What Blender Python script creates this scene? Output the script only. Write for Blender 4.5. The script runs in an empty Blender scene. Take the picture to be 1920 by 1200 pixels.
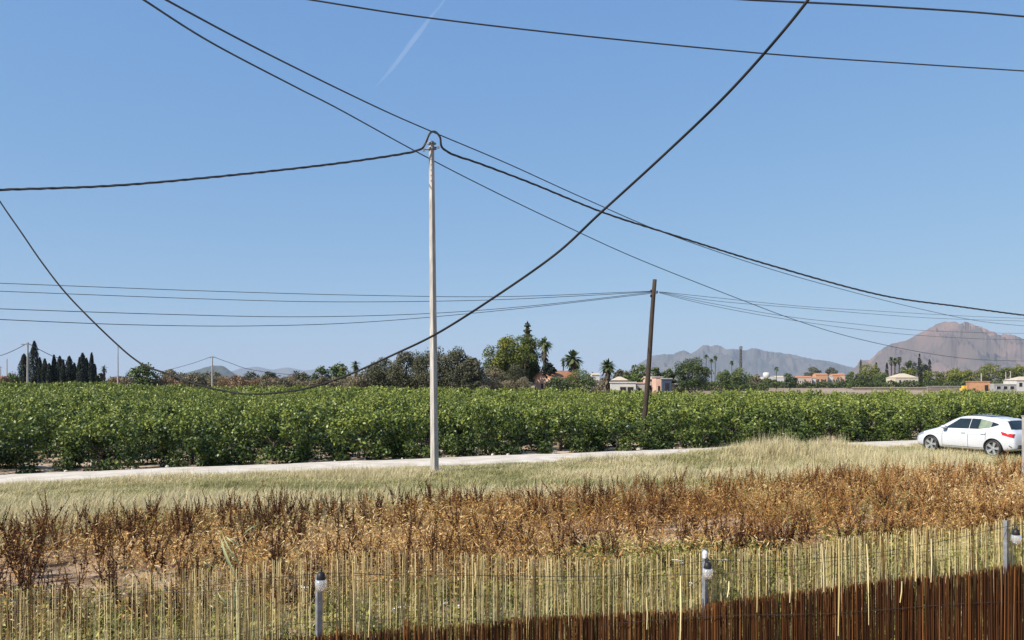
import bpy, bmesh, math, random
import numpy as np
from mathutils import Vector, Matrix
from mathutils.bvhtree import BVHTree
R = math.radians
random.seed(7)
rng = np.random.default_rng(7)
SC = bpy.context.scene
COL = SC.collection

# ------------------------------------------------------------------ camera, sky, sun, exposure
FPX, CX, HOR, H = 1500.0, 960.0, 718.0, 2.7          # focal length and horizon in photo pixels, eye height
cam_d = bpy.data.cameras.new('camera'); cam = bpy.data.objects.new('camera', cam_d); COL.objects.link(cam)
cam_d.sensor_width = 36; cam_d.lens = 36 * FPX / 1920; cam_d.shift_y = (HOR - 600) / 1920
cam_d.clip_start = 0.1; cam_d.clip_end = 90000
cam.location = (0, 0, H); cam.rotation_euler = (R(90), 0, 0)
SC.camera = cam
SUN_EL, SUN_AZ = R(41), math.atan2(-0.84, -0.54)      # azimuth measured from +Y towards +X
W = bpy.data.worlds.new('World'); SC.world = W; W.use_nodes = True
nt = W.node_tree
sky = nt.nodes.new('ShaderNodeTexSky'); sky.sky_type = 'NISHITA'; sky.sun_disc = False
sky.sun_elevation = SUN_EL; sky.sun_rotation = SUN_AZ
sky.altitude = 100; sky.air_density = 1.0; sky.dust_density = 0.0; sky.ozone_density = 3.0
bg = nt.nodes['Background']; bg.inputs['Strength'].default_value = 0.083
sp = nt.nodes.new('ShaderNodeSeparateColor'); cb = nt.nodes.new('ShaderNodeCombineColor')
nt.links.new(sky.outputs[0], sp.inputs[0])
for i, (k_, g_) in enumerate(((1.18, .56), (2.03, .42), (4.15, .19))):     # softens the sky's gradient, as the hazy autumn air does
    pw = nt.nodes.new('ShaderNodeMath'); pw.operation = 'POWER'; pw.inputs[1].default_value = g_
    ml = nt.nodes.new('ShaderNodeMath'); ml.operation = 'MULTIPLY'; ml.inputs[1].default_value = k_
    nt.links.new(sp.outputs[i], pw.inputs[0]); nt.links.new(pw.outputs[0], ml.inputs[0]); nt.links.new(ml.outputs[0], cb.inputs[i])
nt.links.new(cb.outputs[0], bg.inputs['Color'])
sl = bpy.data.lights.new('sun', 'SUN'); sl.energy = 5.0; sl.angle = R(0.53); sl.color = (1.0, 0.94, 0.85)
so = bpy.data.objects.new('sun', sl); COL.objects.link(so)
sd = Vector((math.sin(SUN_AZ) * math.cos(SUN_EL), math.cos(SUN_AZ) * math.cos(SUN_EL), math.sin(SUN_EL)))
so.rotation_euler = sd.to_track_quat('Z', 'Y').to_euler(); so.location = (0, 0, 30)
SC.view_settings.view_transform = 'Standard'; SC.view_settings.look = 'None'
SC.view_settings.exposure = 0.62; SC.view_settings.gamma = 1
SC.render.engine = 'CYCLES'
SC.cycles.volume_bounces = 1
SC.cycles.transparent_max_bounces = 24

# ------------------------------------------------------------------ helpers
def P(px, py, Y):
    return Vector(((px - CX) / FPX * Y, Y, H - (py - HOR) / FPX * Y))
def XP(px, Y): return (px - CX) / FPX * Y
def ZP(py, Y): return H - (py - HOR) / FPX * Y

def mat(name, c1, c2=None, scale=3.0, rough=0.8, bump=0.0, attr=False, trans=0.0, spec=0.3, metal=0.0,
        c3=None, bscale=None, stretch=None, detail=6):
    m = bpy.data.materials.new(name); m.use_nodes = True
    n = m.node_tree.nodes; l = m.node_tree.links
    b = n['Principled BSDF']; b.inputs['Roughness'].default_value = rough
    b.inputs['Metallic'].default_value = metal
    b.inputs['Specular IOR Level'].default_value = spec
    c2 = c2 or c1
    tc = n.new('ShaderNodeTexCoord'); mp = n.new('ShaderNodeMapping')
    if stretch: mp.inputs['Scale'].default_value = stretch
    l.new(tc.outputs['Object'], mp.inputs['Vector'])
    cr = n.new('ShaderNodeValToRGB'); e = cr.color_ramp.elements
    e[0].color = (*c1, 1); e[1].color = (*c2, 1); e[0].position = .3; e[1].position = .7
    if c3:
        e[0].position = .15; e[1].position = .5
        x = e.new(.85); x.color = (*c3, 1)
    no = n.new('ShaderNodeTexNoise'); no.inputs['Scale'].default_value = scale; no.inputs['Detail'].default_value = detail
    l.new(mp.outputs[0], no.inputs['Vector'])
    if attr:
        at = n.new('ShaderNodeAttribute'); at.attribute_name = 'tint'
        mx = n.new('ShaderNodeMath'); mx.operation = 'MULTIPLY_ADD'
        mx.inputs[1].default_value = .35; l.new(no.outputs[0], mx.inputs[0])
        m2 = n.new('ShaderNodeMath'); m2.operation = 'MULTIPLY_ADD'; m2.inputs[1].default_value = .8; m2.inputs[2].default_value = -.08
        l.new(at.outputs['Fac'], m2.inputs[0]); l.new(m2.outputs[0], mx.inputs[2])
        l.new(mx.outputs[0], cr.inputs[0])
    else:
        l.new(no.outputs[0], cr.inputs[0])
    l.new(cr.outputs[0], b.inputs['Base Color'])
    if bump:
        bn = n.new('ShaderNodeTexNoise'); bn.inputs['Scale'].default_value = bscale or scale * 4; bn.inputs['Detail'].default_value = 8
        l.new(mp.outputs[0], bn.inputs['Vector'])
        bp = n.new('ShaderNodeBump'); bp.inputs['Strength'].default_value = bump
        l.new(bn.outputs[0], bp.inputs['Height']); l.new(bp.outputs[0], b.inputs['Normal'])
    if trans:
        tr = n.new('ShaderNodeBsdfTranslucent'); l.new(cr.outputs[0], tr.inputs['Color'])
        ms = n.new('ShaderNodeMixShader'); ms.inputs[0].default_value = trans
        l.new(b.outputs[0], ms.inputs[1]); l.new(tr.outputs[0], ms.inputs[2])
        l.new(ms.outputs[0], n['Material Output'].inputs['Surface'])
    return m

def raw_mesh(name, V, F, tint=None, smooth=False):
    """V (n,3) array, F (m,k) int array (one k), tint per vertex"""
    V = np.asarray(V, dtype=np.float32); F = np.asarray(F, dtype=np.int32)
    me = bpy.data.meshes.new(name); k = F.shape[1]
    me.vertices.add(len(V)); me.vertices.foreach_set('co', V.ravel())
    me.loops.add(F.size); me.loops.foreach_set('vertex_index', F.ravel())
    me.polygons.add(len(F)); me.polygons.foreach_set('loop_start', np.arange(0, F.size, k, dtype=np.int32))
    me.polygons.foreach_set('loop_total', np.full(len(F), k, dtype=np.int32))
    if smooth: me.polygons.foreach_set('use_smooth', np.ones(len(F), dtype=bool))
    if tint is not None:
        a = me.attributes.new('tint', 'FLOAT', 'POINT'); a.data.foreach_set('value', np.asarray(tint, dtype=np.float32))
    me.update(calc_edges=True)
    return me

def obj(name, me, m=None, parent=None, loc=None):
    o = bpy.data.objects.new(name, me); COL.objects.link(o)
    if m is not None and me is not None and not me.materials: me.materials.append(m)
    if parent: o.parent = parent
    if loc is not None: o.location = loc
    return o
def tag(o, label=None, cat=None, group=None, kind=None):
    if label: o['label'] = label
    if cat: o['category'] = cat
    if group: o['group'] = group
    if kind: o['kind'] = kind
    return o
def thing(name, label, cat, loc=(0, 0, 0), rz=0, group=None, kind=None):
    o = bpy.data.objects.new(name, None); COL.objects.link(o); o.empty_display_size = .3
    o.location = loc; o.rotation_euler = (0, 0, rz)
    return tag(o, label, cat, group, kind)

class MB:
    def __init__(s): s.v = []; s.f = []; s.t = []
    def add(s, V, F, t=0.5):
        b = len(s.v); s.v += [tuple(x) for x in V]; s.f += [tuple(int(i) + b for i in f) for f in F]; s.t += [t] * len(V); return s
    def box(s, c, d, rz=0, t=.5, M=None):
        x, y, z = d[0] / 2, d[1] / 2, d[2] / 2
        V = [Vector((a * x, b * y, e * z)) for a in (-1, 1) for b in (-1, 1) for e in (-1, 1)]
        ro = Matrix.Rotation(rz, 3, 'Z') if M is None else M
        V = [ro @ v + Vector(c) for v in V]
        return s.add(V, [(0, 1, 3, 2), (4, 6, 7, 5), (0, 4, 5, 1), (2, 3, 7, 6), (0, 2, 6, 4), (1, 5, 7, 3)], t)
    def tube(s, pts, rad, n=8, t=.5, cap=True, ang=0):
        V, F = tube(pts, rad, n, ang); base = len(V)
        F = [tuple(f) for f in F]
        if cap:
            F.append(tuple(range(n - 1, -1, -1))); F.append(tuple(range(base - n, base)))
        return s.add(V, F, t)
    def lathe(s, prof, n=16, c=(0, 0, 0), t=.5, axis='Z'):
        V = []; F = []
        for r, z in prof:
            for i in range(n):
                a = 2 * math.pi * i / n
                p = (r * math.cos(a), r * math.sin(a), z) if axis == 'Z' else (r * math.cos(a), z, r * math.sin(a))
                V.append((p[0] + c[0], p[1] + c[1], p[2] + c[2]))
        for j in range(len(prof) - 1):
            for i in range(n):
                a = j * n + i; b = j * n + (i + 1) % n
                F.append((a, b, b + n, a + n))
        return s.add(V, F, t)
    def mesh(s, name, smooth=False):
        me = bpy.data.meshes.new(name); me.from_pydata(s.v, [], s.f)
        a = me.attributes.new('tint', 'FLOAT', 'POINT'); a.data.foreach_set('value', s.t)
        if smooth: me.polygons.foreach_set('use_smooth', [True] * len(me.polygons))
        me.update(); return me
    def build(s, name, m, parent=None, smooth=False, loc=None):
        return obj(name, s.mesh(name, smooth), m, parent, loc)

def tube(pts, rad, n=6, ang=0):
    pts = [Vector(p) for p in pts]
    if not hasattr(rad, '__len__'): rad = [rad] * len(pts)
    V = []; F = []
    T0 = (pts[1] - pts[0]).normalized()
    up = Vector((0, 0, 1)) if abs(T0.z) < .9 else Vector((1, 0, 0))
    a = T0.cross(up).normalized(); 
    for i, p in enumerate(pts):
        T = (pts[min(i + 1, len(pts) - 1)] - pts[max(i - 1, 0)]).normalized()
        a = (a - T * a.dot(T)).normalized(); b = T.cross(a)
        for k in range(n):
            w = 2 * math.pi * k / n + ang
            V.append(p + (a * math.cos(w) + b * math.sin(w)) * rad[i])
    for i in range(len(pts) - 1):
        for k in range(n):
            F.append((i * n + k, i * n + (k + 1) % n, (i + 1) * n + (k + 1) % n, (i + 1) * n + k))
    return V, F
def spline(pts, sub=10):
    pts = [Vector(p) for p in pts]; out = []
    q = [pts[0] * 2 - pts[1]] + pts + [pts[-1] * 2 - pts[-2]]
    for i in range(1, len(q) - 2):
        p0, p1, p2, p3 = q[i - 1:i + 3]
        for k in range(sub):
            t = k / sub
            out.append(.5 * ((2 * p1) + (p2 - p0) * t + (2 * p0 - 5 * p1 + 4 * p2 - p3) * t * t + (3 * p1 - p0 - 3 * p2 + p3) * t ** 3))
    out.append(pts[-1]); return out

def unit(a): return a / np.maximum(np.linalg.norm(a, axis=1, keepdims=True), 1e-6)
def leaves(C, N, L, Wd, droop=None):
    """diamond leaves at C with normal N, length L, width Wd; returns V, F(quads)"""
    n = len(C); r = unit(rng.normal(size=(n, 3)))
    if droop is not None: r = unit(r * (1 - droop) + np.array([0, 0, -1.]) * droop)
    u = unit(r - N * np.sum(r * N, axis=1, keepdims=True)); v = np.cross(N, u)
    L = np.broadcast_to(np.asarray(L), (n,))[:, None]; Wd = np.broadcast_to(np.asarray(Wd), (n,))[:, None]
    V = np.empty((n, 4, 3))
    V[:, 0] = C - u * L * .5; V[:, 1] = C + v * Wd * .5 - u * L * .05 + N * L * .05
    V[:, 2] = C + u * L * .5 - N * L * .05; V[:, 3] = C - v * Wd * .5 - u * L * .05 + N * L * .05
    F = np.arange(n * 4).reshape(n, 4)
    return V.reshape(-1, 3), F
def noise1(x, seed=0, oct=5):
    """cheap smooth 1-D noise, vectorised"""
    x = np.asarray(x, float); out = np.zeros_like(x); a = 1.; f = 1.; r = np.random.default_rng(seed)
    tab = r.uniform(-1, 1, 4096)
    for _ in range(oct):
        i = np.floor(x * f).astype(int); t = x * f - i; t = t * t * (3 - 2 * t)
        out += a * (tab[i % 4096] * (1 - t) + tab[(i + 1) % 4096] * t); a *= .5; f *= 2.03
    return out
def noise2(x, y, seed=0, oct=5, ridged=False):
    x = np.asarray(x, float); y = np.asarray(y, float); out = np.zeros(np.broadcast(x, y).shape); a = 1.; f = 1.
    r = np.random.default_rng(seed); tab = r.uniform(-1, 1, (256, 256))
    for _ in range(oct):
        xx = x * f + 37.1; yy = y * f + 11.7
        i = np.floor(xx).astype(int); j = np.floor(yy).astype(int); t = xx - i; s = yy - j
        t = t * t * (3 - 2 * t); s = s * s * (3 - 2 * s)
        g = lambda a_, b_: tab[a_ % 256, b_ % 256]
        v = (g(i, j) * (1 - t) + g(i + 1, j) * t) * (1 - s) + (g(i, j + 1) * (1 - t) + g(i + 1, j + 1) * t) * s
        out += a * ((1 - 2 * np.abs(v)) if ridged else v); a *= .5; f *= 2.03
    return out

def scatter(templates, pos, rz, sc, idx, tint_off=None, lean=None):
    """join transformed copies of templates [(V,F,T)]"""
    VV = []; FF = []; TT = []; base = 0
    for k, (V, F, T) in enumerate(templates):
        sel = np.where(idx == k)[0]
        if len(sel) == 0: continue
        c = np.cos(rz[sel])[:, None]; s = np.sin(rz[sel])[:, None]; S = sc[sel]
        if S.ndim == 1: S = np.repeat(S[:, None], 3, 1)
        x = V[None, :, 0] * S[:, 0:1]; y = V[None, :, 1] * S[:, 1:2]; z = V[None, :, 2] * S[:, 2:3]
        X = x * c - y * s; Y = x * s + y * c
        if lean is not None:
            X = X + z * lean[sel, 0:1]; Y = Y + z * lean[sel, 1:2]
        O = np.stack([X + pos[sel, 0:1], Y + pos[sel, 1:2], z + pos[sel, 2:3]], -1).reshape(-1, 3)
        T2 = np.repeat(T[None], len(sel), 0)
        if tint_off is not None: T2 = T2 + tint_off[sel][:, None]
        FF.append((F[None] + (np.arange(len(sel)) * len(V))[:, None, None] + base).reshape(-1, F.shape[1]))
        VV.append(O); TT.append(T2.ravel()); base += len(O)
    return np.concatenate(VV), np.concatenate(FF), np.concatenate(TT)

# road frame: t along the track, n away from the camera
TD = np.array([.922, .387]); ND = np.array([-.387, .922]); RD0 = 25.9
def nd(x, y): return ND[0] * x + ND[1] * y
def ground_z(x, y):
    x = np.asarray(x, float); y = np.asarray(y, float)
    d = nd(x, y); s = TD[0] * x + TD[1] * y
    z = 0.03 * noise2(x * .35, y * .35, 3, 4) * (d < 24) * np.clip((24 - d) / 2, 0, 1)
    z = z + .38 * np.exp(-((s - 20.0) / 4.8) ** 2 - ((d - 22.6) / 1.2) ** 2)
    z = z + .06 * np.exp(-((s - 3) / 9) ** 2 - ((d - 22.6) / 1.0) ** 2)
    return z

# ------------------------------------------------------------------ materials
M = {}
M['concrete'] = mat('pole_concrete', (.28, .25, .22), (.50, .46, .41), 3, .9, .35, stretch=(3, 3, .6))
M['wood'] = mat('pole_wood', (.025, .017, .012), (.075, .052, .036), 8, .85, .5, stretch=(6, 6, .3))
M['steel'] = mat('galvanised_steel', (.15, .155, .165), (.27, .28, .30), 30, .5, .2, metal=.3)
M['black'] = mat('black_rubber', (.012, .012, .014), (.03, .03, .033), 20, .5)
M['cable'] = mat('cable_sheath', (.018, .02, .024), (.05, .05, .052), 6, .45, spec=.5)
M['wire'] = mat('weathered_wire', (.035, .045, .06), (.07, .08, .09), 4, .5)
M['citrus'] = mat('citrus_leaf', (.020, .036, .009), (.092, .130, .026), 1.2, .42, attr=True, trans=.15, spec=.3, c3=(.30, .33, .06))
M['bark'] = mat('bark', (.035, .027, .018), (.09, .07, .05), 5, .9, .5)
M['dgreen'] = mat('cypress_leaf', (.006, .011, .005), (.013, .024, .009), .6, .7, attr=True, trans=.1)
M['pine'] = mat('pine_leaf', (.035, .05, .008), (.12, .14, .02), .6, .6, attr=True, trans=.15, c3=(.24, .23, .035))
M['grey'] = mat('grey_leaf', (.035, .040, .018), (.095, .095, .050), .5, .7, attr=True, trans=.15, c3=(.15, .14, .095))
M['bush'] = mat('bush_leaf', (.03, .05, .012), (.08, .115, .025), .5, .6, attr=True, trans=.15, c3=(.15, .16, .04))
M['scrub'] = mat('scrub_twig', (.09, .078, .042), (.21, .18, .105), .5, .8, attr=True, trans=.15, c3=(.24, .19, .12))
M['rust'] = mat('rusty_scrub', (.11, .075, .042), (.26, .175, .10), .5, .8, attr=True, trans=.15, c3=(.33, .19, .10))
M['palm'] = mat('palm_leaf', (.025, .045, .015), (.06, .085, .03), .6, .5, attr=True, trans=.15, c3=(.13, .15, .06))
M['thatch'] = mat('dead_frond', (.045, .036, .024), (.12, .095, .062), 2, .9, attr=True)
M['dock'] = mat('dock_seed', (.030, .010, .004), (.17, .070, .021), 3, .85, attr=True, trans=.15, c3=(.52, .29, .10))
M['litter'] = mat('dry_leaf', (.20, .085, .022), (.56, .33, .10), 1.5, .85, attr=True, trans=.25, c3=(.78, .60, .34))
M['grass'] = mat('dry_grass', (.22, .225, .085), (.43, .385, .17), .35, .75, attr=True, trans=.25, c3=(.62, .53, .32))
M['weed'] = mat('green_weed', (.075, .08, .013), (.27, .26, .055), .8, .65, attr=True, trans=.25, c3=(.56, .48, .18))
M['flower'] = mat('white_petal', (.75, .74, .70), (.8, .8, .78), 3, .6)
M['reed'] = mat('reed_straw', (.17, .095, .028), (.56, .42, .17), 3, .6, .2, attr=True, trans=.1, c3=(.80, .68, .38), stretch=(1, 1, .2))
M['lower_stem'] = mat('dark_brown_stem', (.028, .009, .002), (.13, .044, .009), 3, .8, attr=True, c3=(.30, .13, .04), stretch=(1, 1, .3))
M['cane'] = mat('cane_leaf', (.42, .46, .20), (.58, .60, .32), 3, .5, trans=.3)

# ------------------------------------------------------------------ ground
def axis(fine0, fine1, step, far):
    a = list(np.arange(fine0, fine1 + 1e-6, step)); s = step; x = fine1; out = a
    while x < far: s *= 1.35; x = min(x + s, far); out = out + [x]
    s = step; x = fine0
    while x > -far: s *= 1.35; x = max(x - s, -far); out = [x] + out
    return np.array(out)
gx = axis(-30, 40, .5, 17000); gy = axis(-4, 48, .5, 17000)
XX, YY = np.meshgrid(gx, gy); ZZ = ground_z(XX, YY)
V = np.stack([XX, YY, ZZ], -1).reshape(-1, 3); nx = len(gx); ny = len(gy)
I = (np.arange(ny - 1)[:, None] * nx + np.arange(nx - 1)[None]).ravel()
F = np.stack([I, I + 1, I + nx + 1, I + nx], -1)
gm = bpy.data.materials.new('soil'); gm.use_nodes = True; n = gm.node_tree.nodes; l = gm.node_tree.links
b = n['Principled BSDF']; b.inputs['Roughness'].default_value = .95; b.inputs['Specular IOR Level'].default_value = .1
geo = n.new('ShaderNodeNewGeometry'); sx = n.new('ShaderNodeVectorMath'); sx.operation = 'DOT_PRODUCT'
sx.inputs[1].default_value = (ND[0], ND[1], 0); l.new(geo.outputs['Position'], sx.inputs[0])
def ramp(c1, c2, s, det=8, p0=.35, p1=.65):
    a = n.new('ShaderNodeTexNoise'); a.inputs['Scale'].default_value = s; a.inputs['Detail'].default_value = det
    l.new(geo.outputs['Position'], a.inputs['Vector'])
    r = n.new('ShaderNodeValToRGB'); r.color_ramp.elements[0].color = (*c1, 1); r.color_ramp.elements[1].color = (*c2, 1)
    r.color_ramp.elements[0].position = p0; r.color_ramp.elements[1].position = p1
    l.new(a.outputs[0], r.inputs[0]); return r, a
near, nn = ramp((.20, .125, .07), (.47, .34, .23), 1.7)
verge, _ = ramp((.16, .14, .065), (.34, .29, .16), 2.5)
orch, _ = ramp((.26, .17, .10), (.52, .40, .29), .9)
far, _ = ramp((.20, .14, .095), (.34, .26, .19), .012, 12)
def mixat(a, b_, lo, hi, jit=2.0):
    j = n.new('ShaderNodeMath'); j.operation = 'MULTIPLY_ADD'; j.inputs[1].default_value = jit
    l.new(nn.outputs[0], j.inputs[0]); l.new(sx.outputs['Value'], j.inputs[2])
    mr = n.new('ShaderNodeMapRange'); mr.inputs['From Min'].default_value = lo + jit * .5; mr.inputs['From Max'].default_value = hi + jit * .5
    l.new(j.outputs[0], mr.inputs['Value'])
    mx = n.new('ShaderNodeMix'); mx.data_type = 'RGBA'; l.new(mr.outputs[0], mx.inputs[0])
    l.new(a, mx.inputs[6]); l.new(b_, mx.inputs[7]); return mx.outputs[2]
c = mixat(near.outputs[0], verge.outputs[0], 15.2, 16.6)
c = mixat(c, orch.outputs[0], 24.7, 25.0, .3)
c = mixat(c, far.outputs[0], 118, 135)
l.new(c, b.inputs['Base Color'])
bp = n.new('ShaderNodeBump'); bp.inputs['Strength'].default_value = .6; bp.inputs['Distance'].default_value = .08
bn = n.new('ShaderNodeTexNoise'); bn.inputs['Scale'].default_value = 7; bn.inputs['Detail'].default_value = 9
l.new(geo.outputs['Position'], bn.inputs['Vector']); l.new(bn.outputs[0], bp.inputs['Height']); l.new(bp.outputs[0], b.inputs['Normal'])
g = obj('ground', raw_mesh('ground', V, F, smooth=True), gm); tag(g, kind='structure')

# pale farm track: a low slab with soft uneven edges
def W3(s, d, z=0): 
    p = TD * s + ND * d; return (p[0], p[1], z)
V = []; F = []
ss = np.arange(-70, 110, .6)
for i, s in enumerate(ss):
    w0 = .10 * float(noise1(s * .6, 5)); w1 = .10 * float(noise1(s * .6, 9)); zc = .010 * float(noise1(s * .4, 4))
    for k, (d, z) in enumerate(((-1.35 + w0, -.05), (-1.2 + w0, .05), (-.5, .075), (.5, .075), (1.15 + w1, .05), (1.3 + w1, -.05))):
        V.append(W3(s, RD0 + d, z + zc))
    if i:
        for k in range(5): a = (i - 1) * 6 + k; F.append((a, a + 1, a + 7, a + 6))
me = bpy.data.meshes.new('road'); me.from_pydata(V, [], [tuple(reversed(f)) for f in F]); me.update()
M['road'] = mat('pale_track', (.44, .38, .31), (.62, .56, .48), 1.6, .95, .25, bscale=14)
tag(obj('road', me, M['road']), kind='structure')
# stones along the far lip of the track
kb = MB()
for i in range(34):
    s = random.uniform(-16, 24); c = W3(s, RD0 + 1.45 + random.uniform(-.1, .25), .05); r = random.uniform(.03, .08)
    bmx = bmesh.new(); bmesh.ops.create_icosphere(bmx, subdivisions=1, radius=r)
    kb.add([(v.co.x * random.uniform(.8, 1.2) + c[0], v.co.y * random.uniform(.8, 1.2) + c[1], v.co.z * .7 + c[2]) for v in bmx.verts], [[v.index for v in f.verts] for f in bmx.faces]); bmx.free()
tag(kb.build('stones', mat('pale_stone', (.45, .38, .30), (.62, .56, .48), 5, .9, .2)), 'pale stones scattered along the far edge of the farm track', 'stones', kind='stuff')

# ------------------------------------------------------------------ mountains and hills
M['rock'] = mat('mountain_rock', (.030, .038, .034), (.13, .092, .075), .0030, .95, 1.0, bscale=.012, detail=12, c3=(.30, .175, .13))
M['rock_far'] = mat('far_range_rock', (.028, .036, .032), (.075, .068, .058), .0028, .95, .9, bscale=.01, detail=12, c3=(.14, .105, .085))
M['hill'] = mat('hill_scrub', (.025, .038, .024), (.07, .07, .05), .003, .95, .8, bscale=.01, detail=12)
def ridge(name, D, prof, depth, material, seed, amp=.16, nxs=420, nys=70, sc=260.):
    px = np.array([p[0] for p in prof], float); py = np.array([p[1] for p in prof], float)
    u = np.linspace(px[0], px[-1], nxs); h = np.interp(u, px, (HOR - py) / FPX * D)
    h = h + noise1(u * .11, seed, 5) * h * .018
    h = np.maximum(h, 0)
    vv = np.linspace(-1, 1, nys); X = np.empty((nys, nxs)); Y = np.empty_like(X); Z = np.empty_like(X)
    for j, v in enumerate(vv):
        Yj = D + v * depth * (.35 if v > 0 else 1)
        X[j] = (u - CX) / FPX * Yj; Y[j] = Yj
        f = (1 - abs(v)) ** (.85)
        rid = noise2(X[j] / sc, Y[j] / (sc * .9) + .4 * noise2(X[j] / sc, Y[j] / sc, seed + 5, 3), seed + 1, 6, True)
        Z[j] = h * f * (1 + amp * rid * (1 - f) * 2.2) * (D + v * 0) / D - 2 + (-8 if abs(v) == 1 else 0)
        Z[j] = np.minimum(Z[j], h * (Yj / D) * .985 if v < 0 else h * .97)
        Z[j] = np.where(v == 0, h, Z[j])
    V = np.stack([X, Y, Z], -1).reshape(-1, 3)
    I = (np.arange(nys - 1)[:, None] * nxs + np.arange(nxs - 1)[None]).ravel()
    F = np.stack([I, I + 1, I + nxs + 1, I + nxs], -1)
    return tag(obj(name, raw_mesh(name, V, F, smooth=True), material), kind='structure')
ridge('mountain', 6000, [(1560, 722), (1590, 700), (1607, 684), (1613, 673), (1630, 674), (1645, 660), (1662, 646), (1685, 640), (1702, 636), (1722, 624), (1740, 614), (1757, 606), (1775, 601), (1800, 603), (1815, 602), (1835, 609), (1852, 616), (1872, 625), (1890, 624), (1915, 631), (1960, 640), (2040, 650), (2200, 672), (2400, 700), (2500, 722)], 1500, M['rock'], 11, .42, 900, 140, 260)
ridge('mountain', 10000, [(1120, 722), (1170, 700), (1205, 676), (1225, 665), (1245, 662), (1262, 663), (1283, 654), (1295, 663), (1308, 655), (1318, 646), (1330, 648), (1345, 644), (1360, 653), (1375, 653), (1395, 656), (1410, 651), (1440, 657), (1480, 662), (1520, 672), (1560, 677), (1590, 686), (1640, 700), (1720, 722)], 2200, M['rock_far'], 23, .5, 600, 100, 360)
ridge('hill', 5200, [(250, 722), (335, 701), (350, 697), (370, 692), (388, 686), (400, 684), (412, 683), (420, 686), (432, 694), (446, 702), (500, 722)], 700, M['hill'], 31, .2, 200, 50, 160)
ridge('hill', 14500, [(330, 716), (420, 700), (450, 690), (480, 686), (510, 692), (540, 688), (570, 694), (620, 690), (680, 696), (760, 700), (900, 706), (1100, 702), (1230, 700), (1300, 716)], 1200, M['rock_far'], 37, .2, 300, 40, 400)

# ------------------------------------------------------------------ orchard
def crown_cloud(n, centre, rad, K, cr, L, Wd, seed_shell=.75, box=False, flat=0.0, droop=.3, shoots=0, outward=.9, tintz=.25):
    """leaf quads on clumps spread through an ellipsoid"""
    rad = np.array(rad, float); centre = np.array(centre, float)
    kc = unit(rng.normal(size=(K, 3))) * (rng.uniform(seed_shell ** 3, 1, (K, 1)) ** (1 / 3))
    kc[:, 2] = np.where(kc[:, 2] < -.8, -kc[:, 2], kc[:, 2])
    if box:
        a_ = rng.uniform(0, 6.283, K); zz = rng.uniform(-1.05, .85, K); ro = np.sqrt(rng.uniform(.35, 1, K)) * (1 - .35 * np.maximum(zz, 0) ** 2)
        k0 = K // 5; zz[:k0] = rng.uniform(-1.08, -.75, k0); ro[:k0] = rng.uniform(.75, 1.02, k0); a_[:k0] = np.arange(k0) * 6.283 / k0
        kc = np.stack([np.cos(a_) * ro, np.sin(a_) * ro, zz], -1)
    kc = kc * rad * .78
    kr = rng.uniform(.75, 1.25, K) * cr
    w = rng.integers(0, K, n); dn = unit(rng.normal(size=(n, 3))); dn[:, 2] = np.where((dn[:, 2] < 0) & (rng.random(n) < .45), -dn[:, 2], dn[:, 2])
    C = kc[w] + dn * (kr[w] * rng.uniform(.55, 1.08, n))[:, None]
    N = unit(dn * outward + rng.normal(size=(n, 3)) * .65 + np.array([0, 0, .25]))
    C = C + centre
    C[:, 2] = np.maximum(C[:, 2], .06)
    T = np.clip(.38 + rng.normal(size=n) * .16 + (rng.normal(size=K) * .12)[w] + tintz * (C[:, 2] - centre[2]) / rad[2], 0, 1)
    V, F = leaves(C, N, L * rng.uniform(.7, 1.3, n), Wd * rng.uniform(.7, 1.3, n), droop)
    T = np.repeat(T, 4)
    if shoots:
        S = []; 
        for _ in range(shoots):
            a = rng.uniform(0, 2 * math.pi); rr = rng.uniform(0, .85); z0 = centre[2] + rad[2] * math.sqrt(max(.05, 1 - rr * rr)) * .8
            hh = rng.uniform(.2, .5); k = 12
            tt = np.linspace(0, 1, k); S.append(np.stack([centre[0] + math.cos(a) * rad[0] * rr + tt * .1 * rng.normal() + rng.normal(size=k) * .03, centre[1] + math.sin(a) * rad[1] * rr + rng.normal(size=k) * .03, z0 + tt * hh], -1))
        S = np.concatenate(S); N2 = unit(rng.normal(size=S.shape) + np.array([0, 0, .3]))
        V2, F2 = leaves(S, N2, L * .9, Wd * .8)
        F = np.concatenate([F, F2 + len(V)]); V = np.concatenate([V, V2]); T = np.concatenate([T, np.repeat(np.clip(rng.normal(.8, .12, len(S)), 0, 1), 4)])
    return V, F, T
def trunk_mesh(name, h, r, limbs=5, spread=.8, lean=(0, 0)):
    mb = MB(); k = 5
    pts = [Vector((lean[0] * t + random.uniform(-.04, .04) * r * 4, lean[1] * t, h * t)) for t in [i / k for i in range(k + 1)]]
    mb.tube(pts, [r * (1.25 - .7 * i / k) for i in range(k + 1)], 7)
    for i in range(limbs):
        a = 2 * math.pi * i / limbs + random.random(); t = random.uniform(.35, .9); b0 = pts[0].lerp(pts[-1], t)
        e = b0 + Vector((math.cos(a) * spread, math.sin(a) * spread, spread * random.uniform(.5, 1.1)))
        mid = b0.lerp(e, .5) + Vector((0, 0, -.1 * spread))
        mb.tube([b0, mid, e], [r * .55, r * .38, r * .12], 5)
    return mb.mesh(name, True)
ctmpl = []
for i in range(7):
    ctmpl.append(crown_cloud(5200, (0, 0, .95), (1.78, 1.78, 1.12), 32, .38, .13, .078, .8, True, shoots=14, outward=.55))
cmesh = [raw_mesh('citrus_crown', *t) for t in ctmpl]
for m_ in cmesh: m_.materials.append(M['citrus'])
cstem = [trunk_mesh('citrus_trunk', .8, .055, 5, .45) for _ in range(3)]
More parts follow.
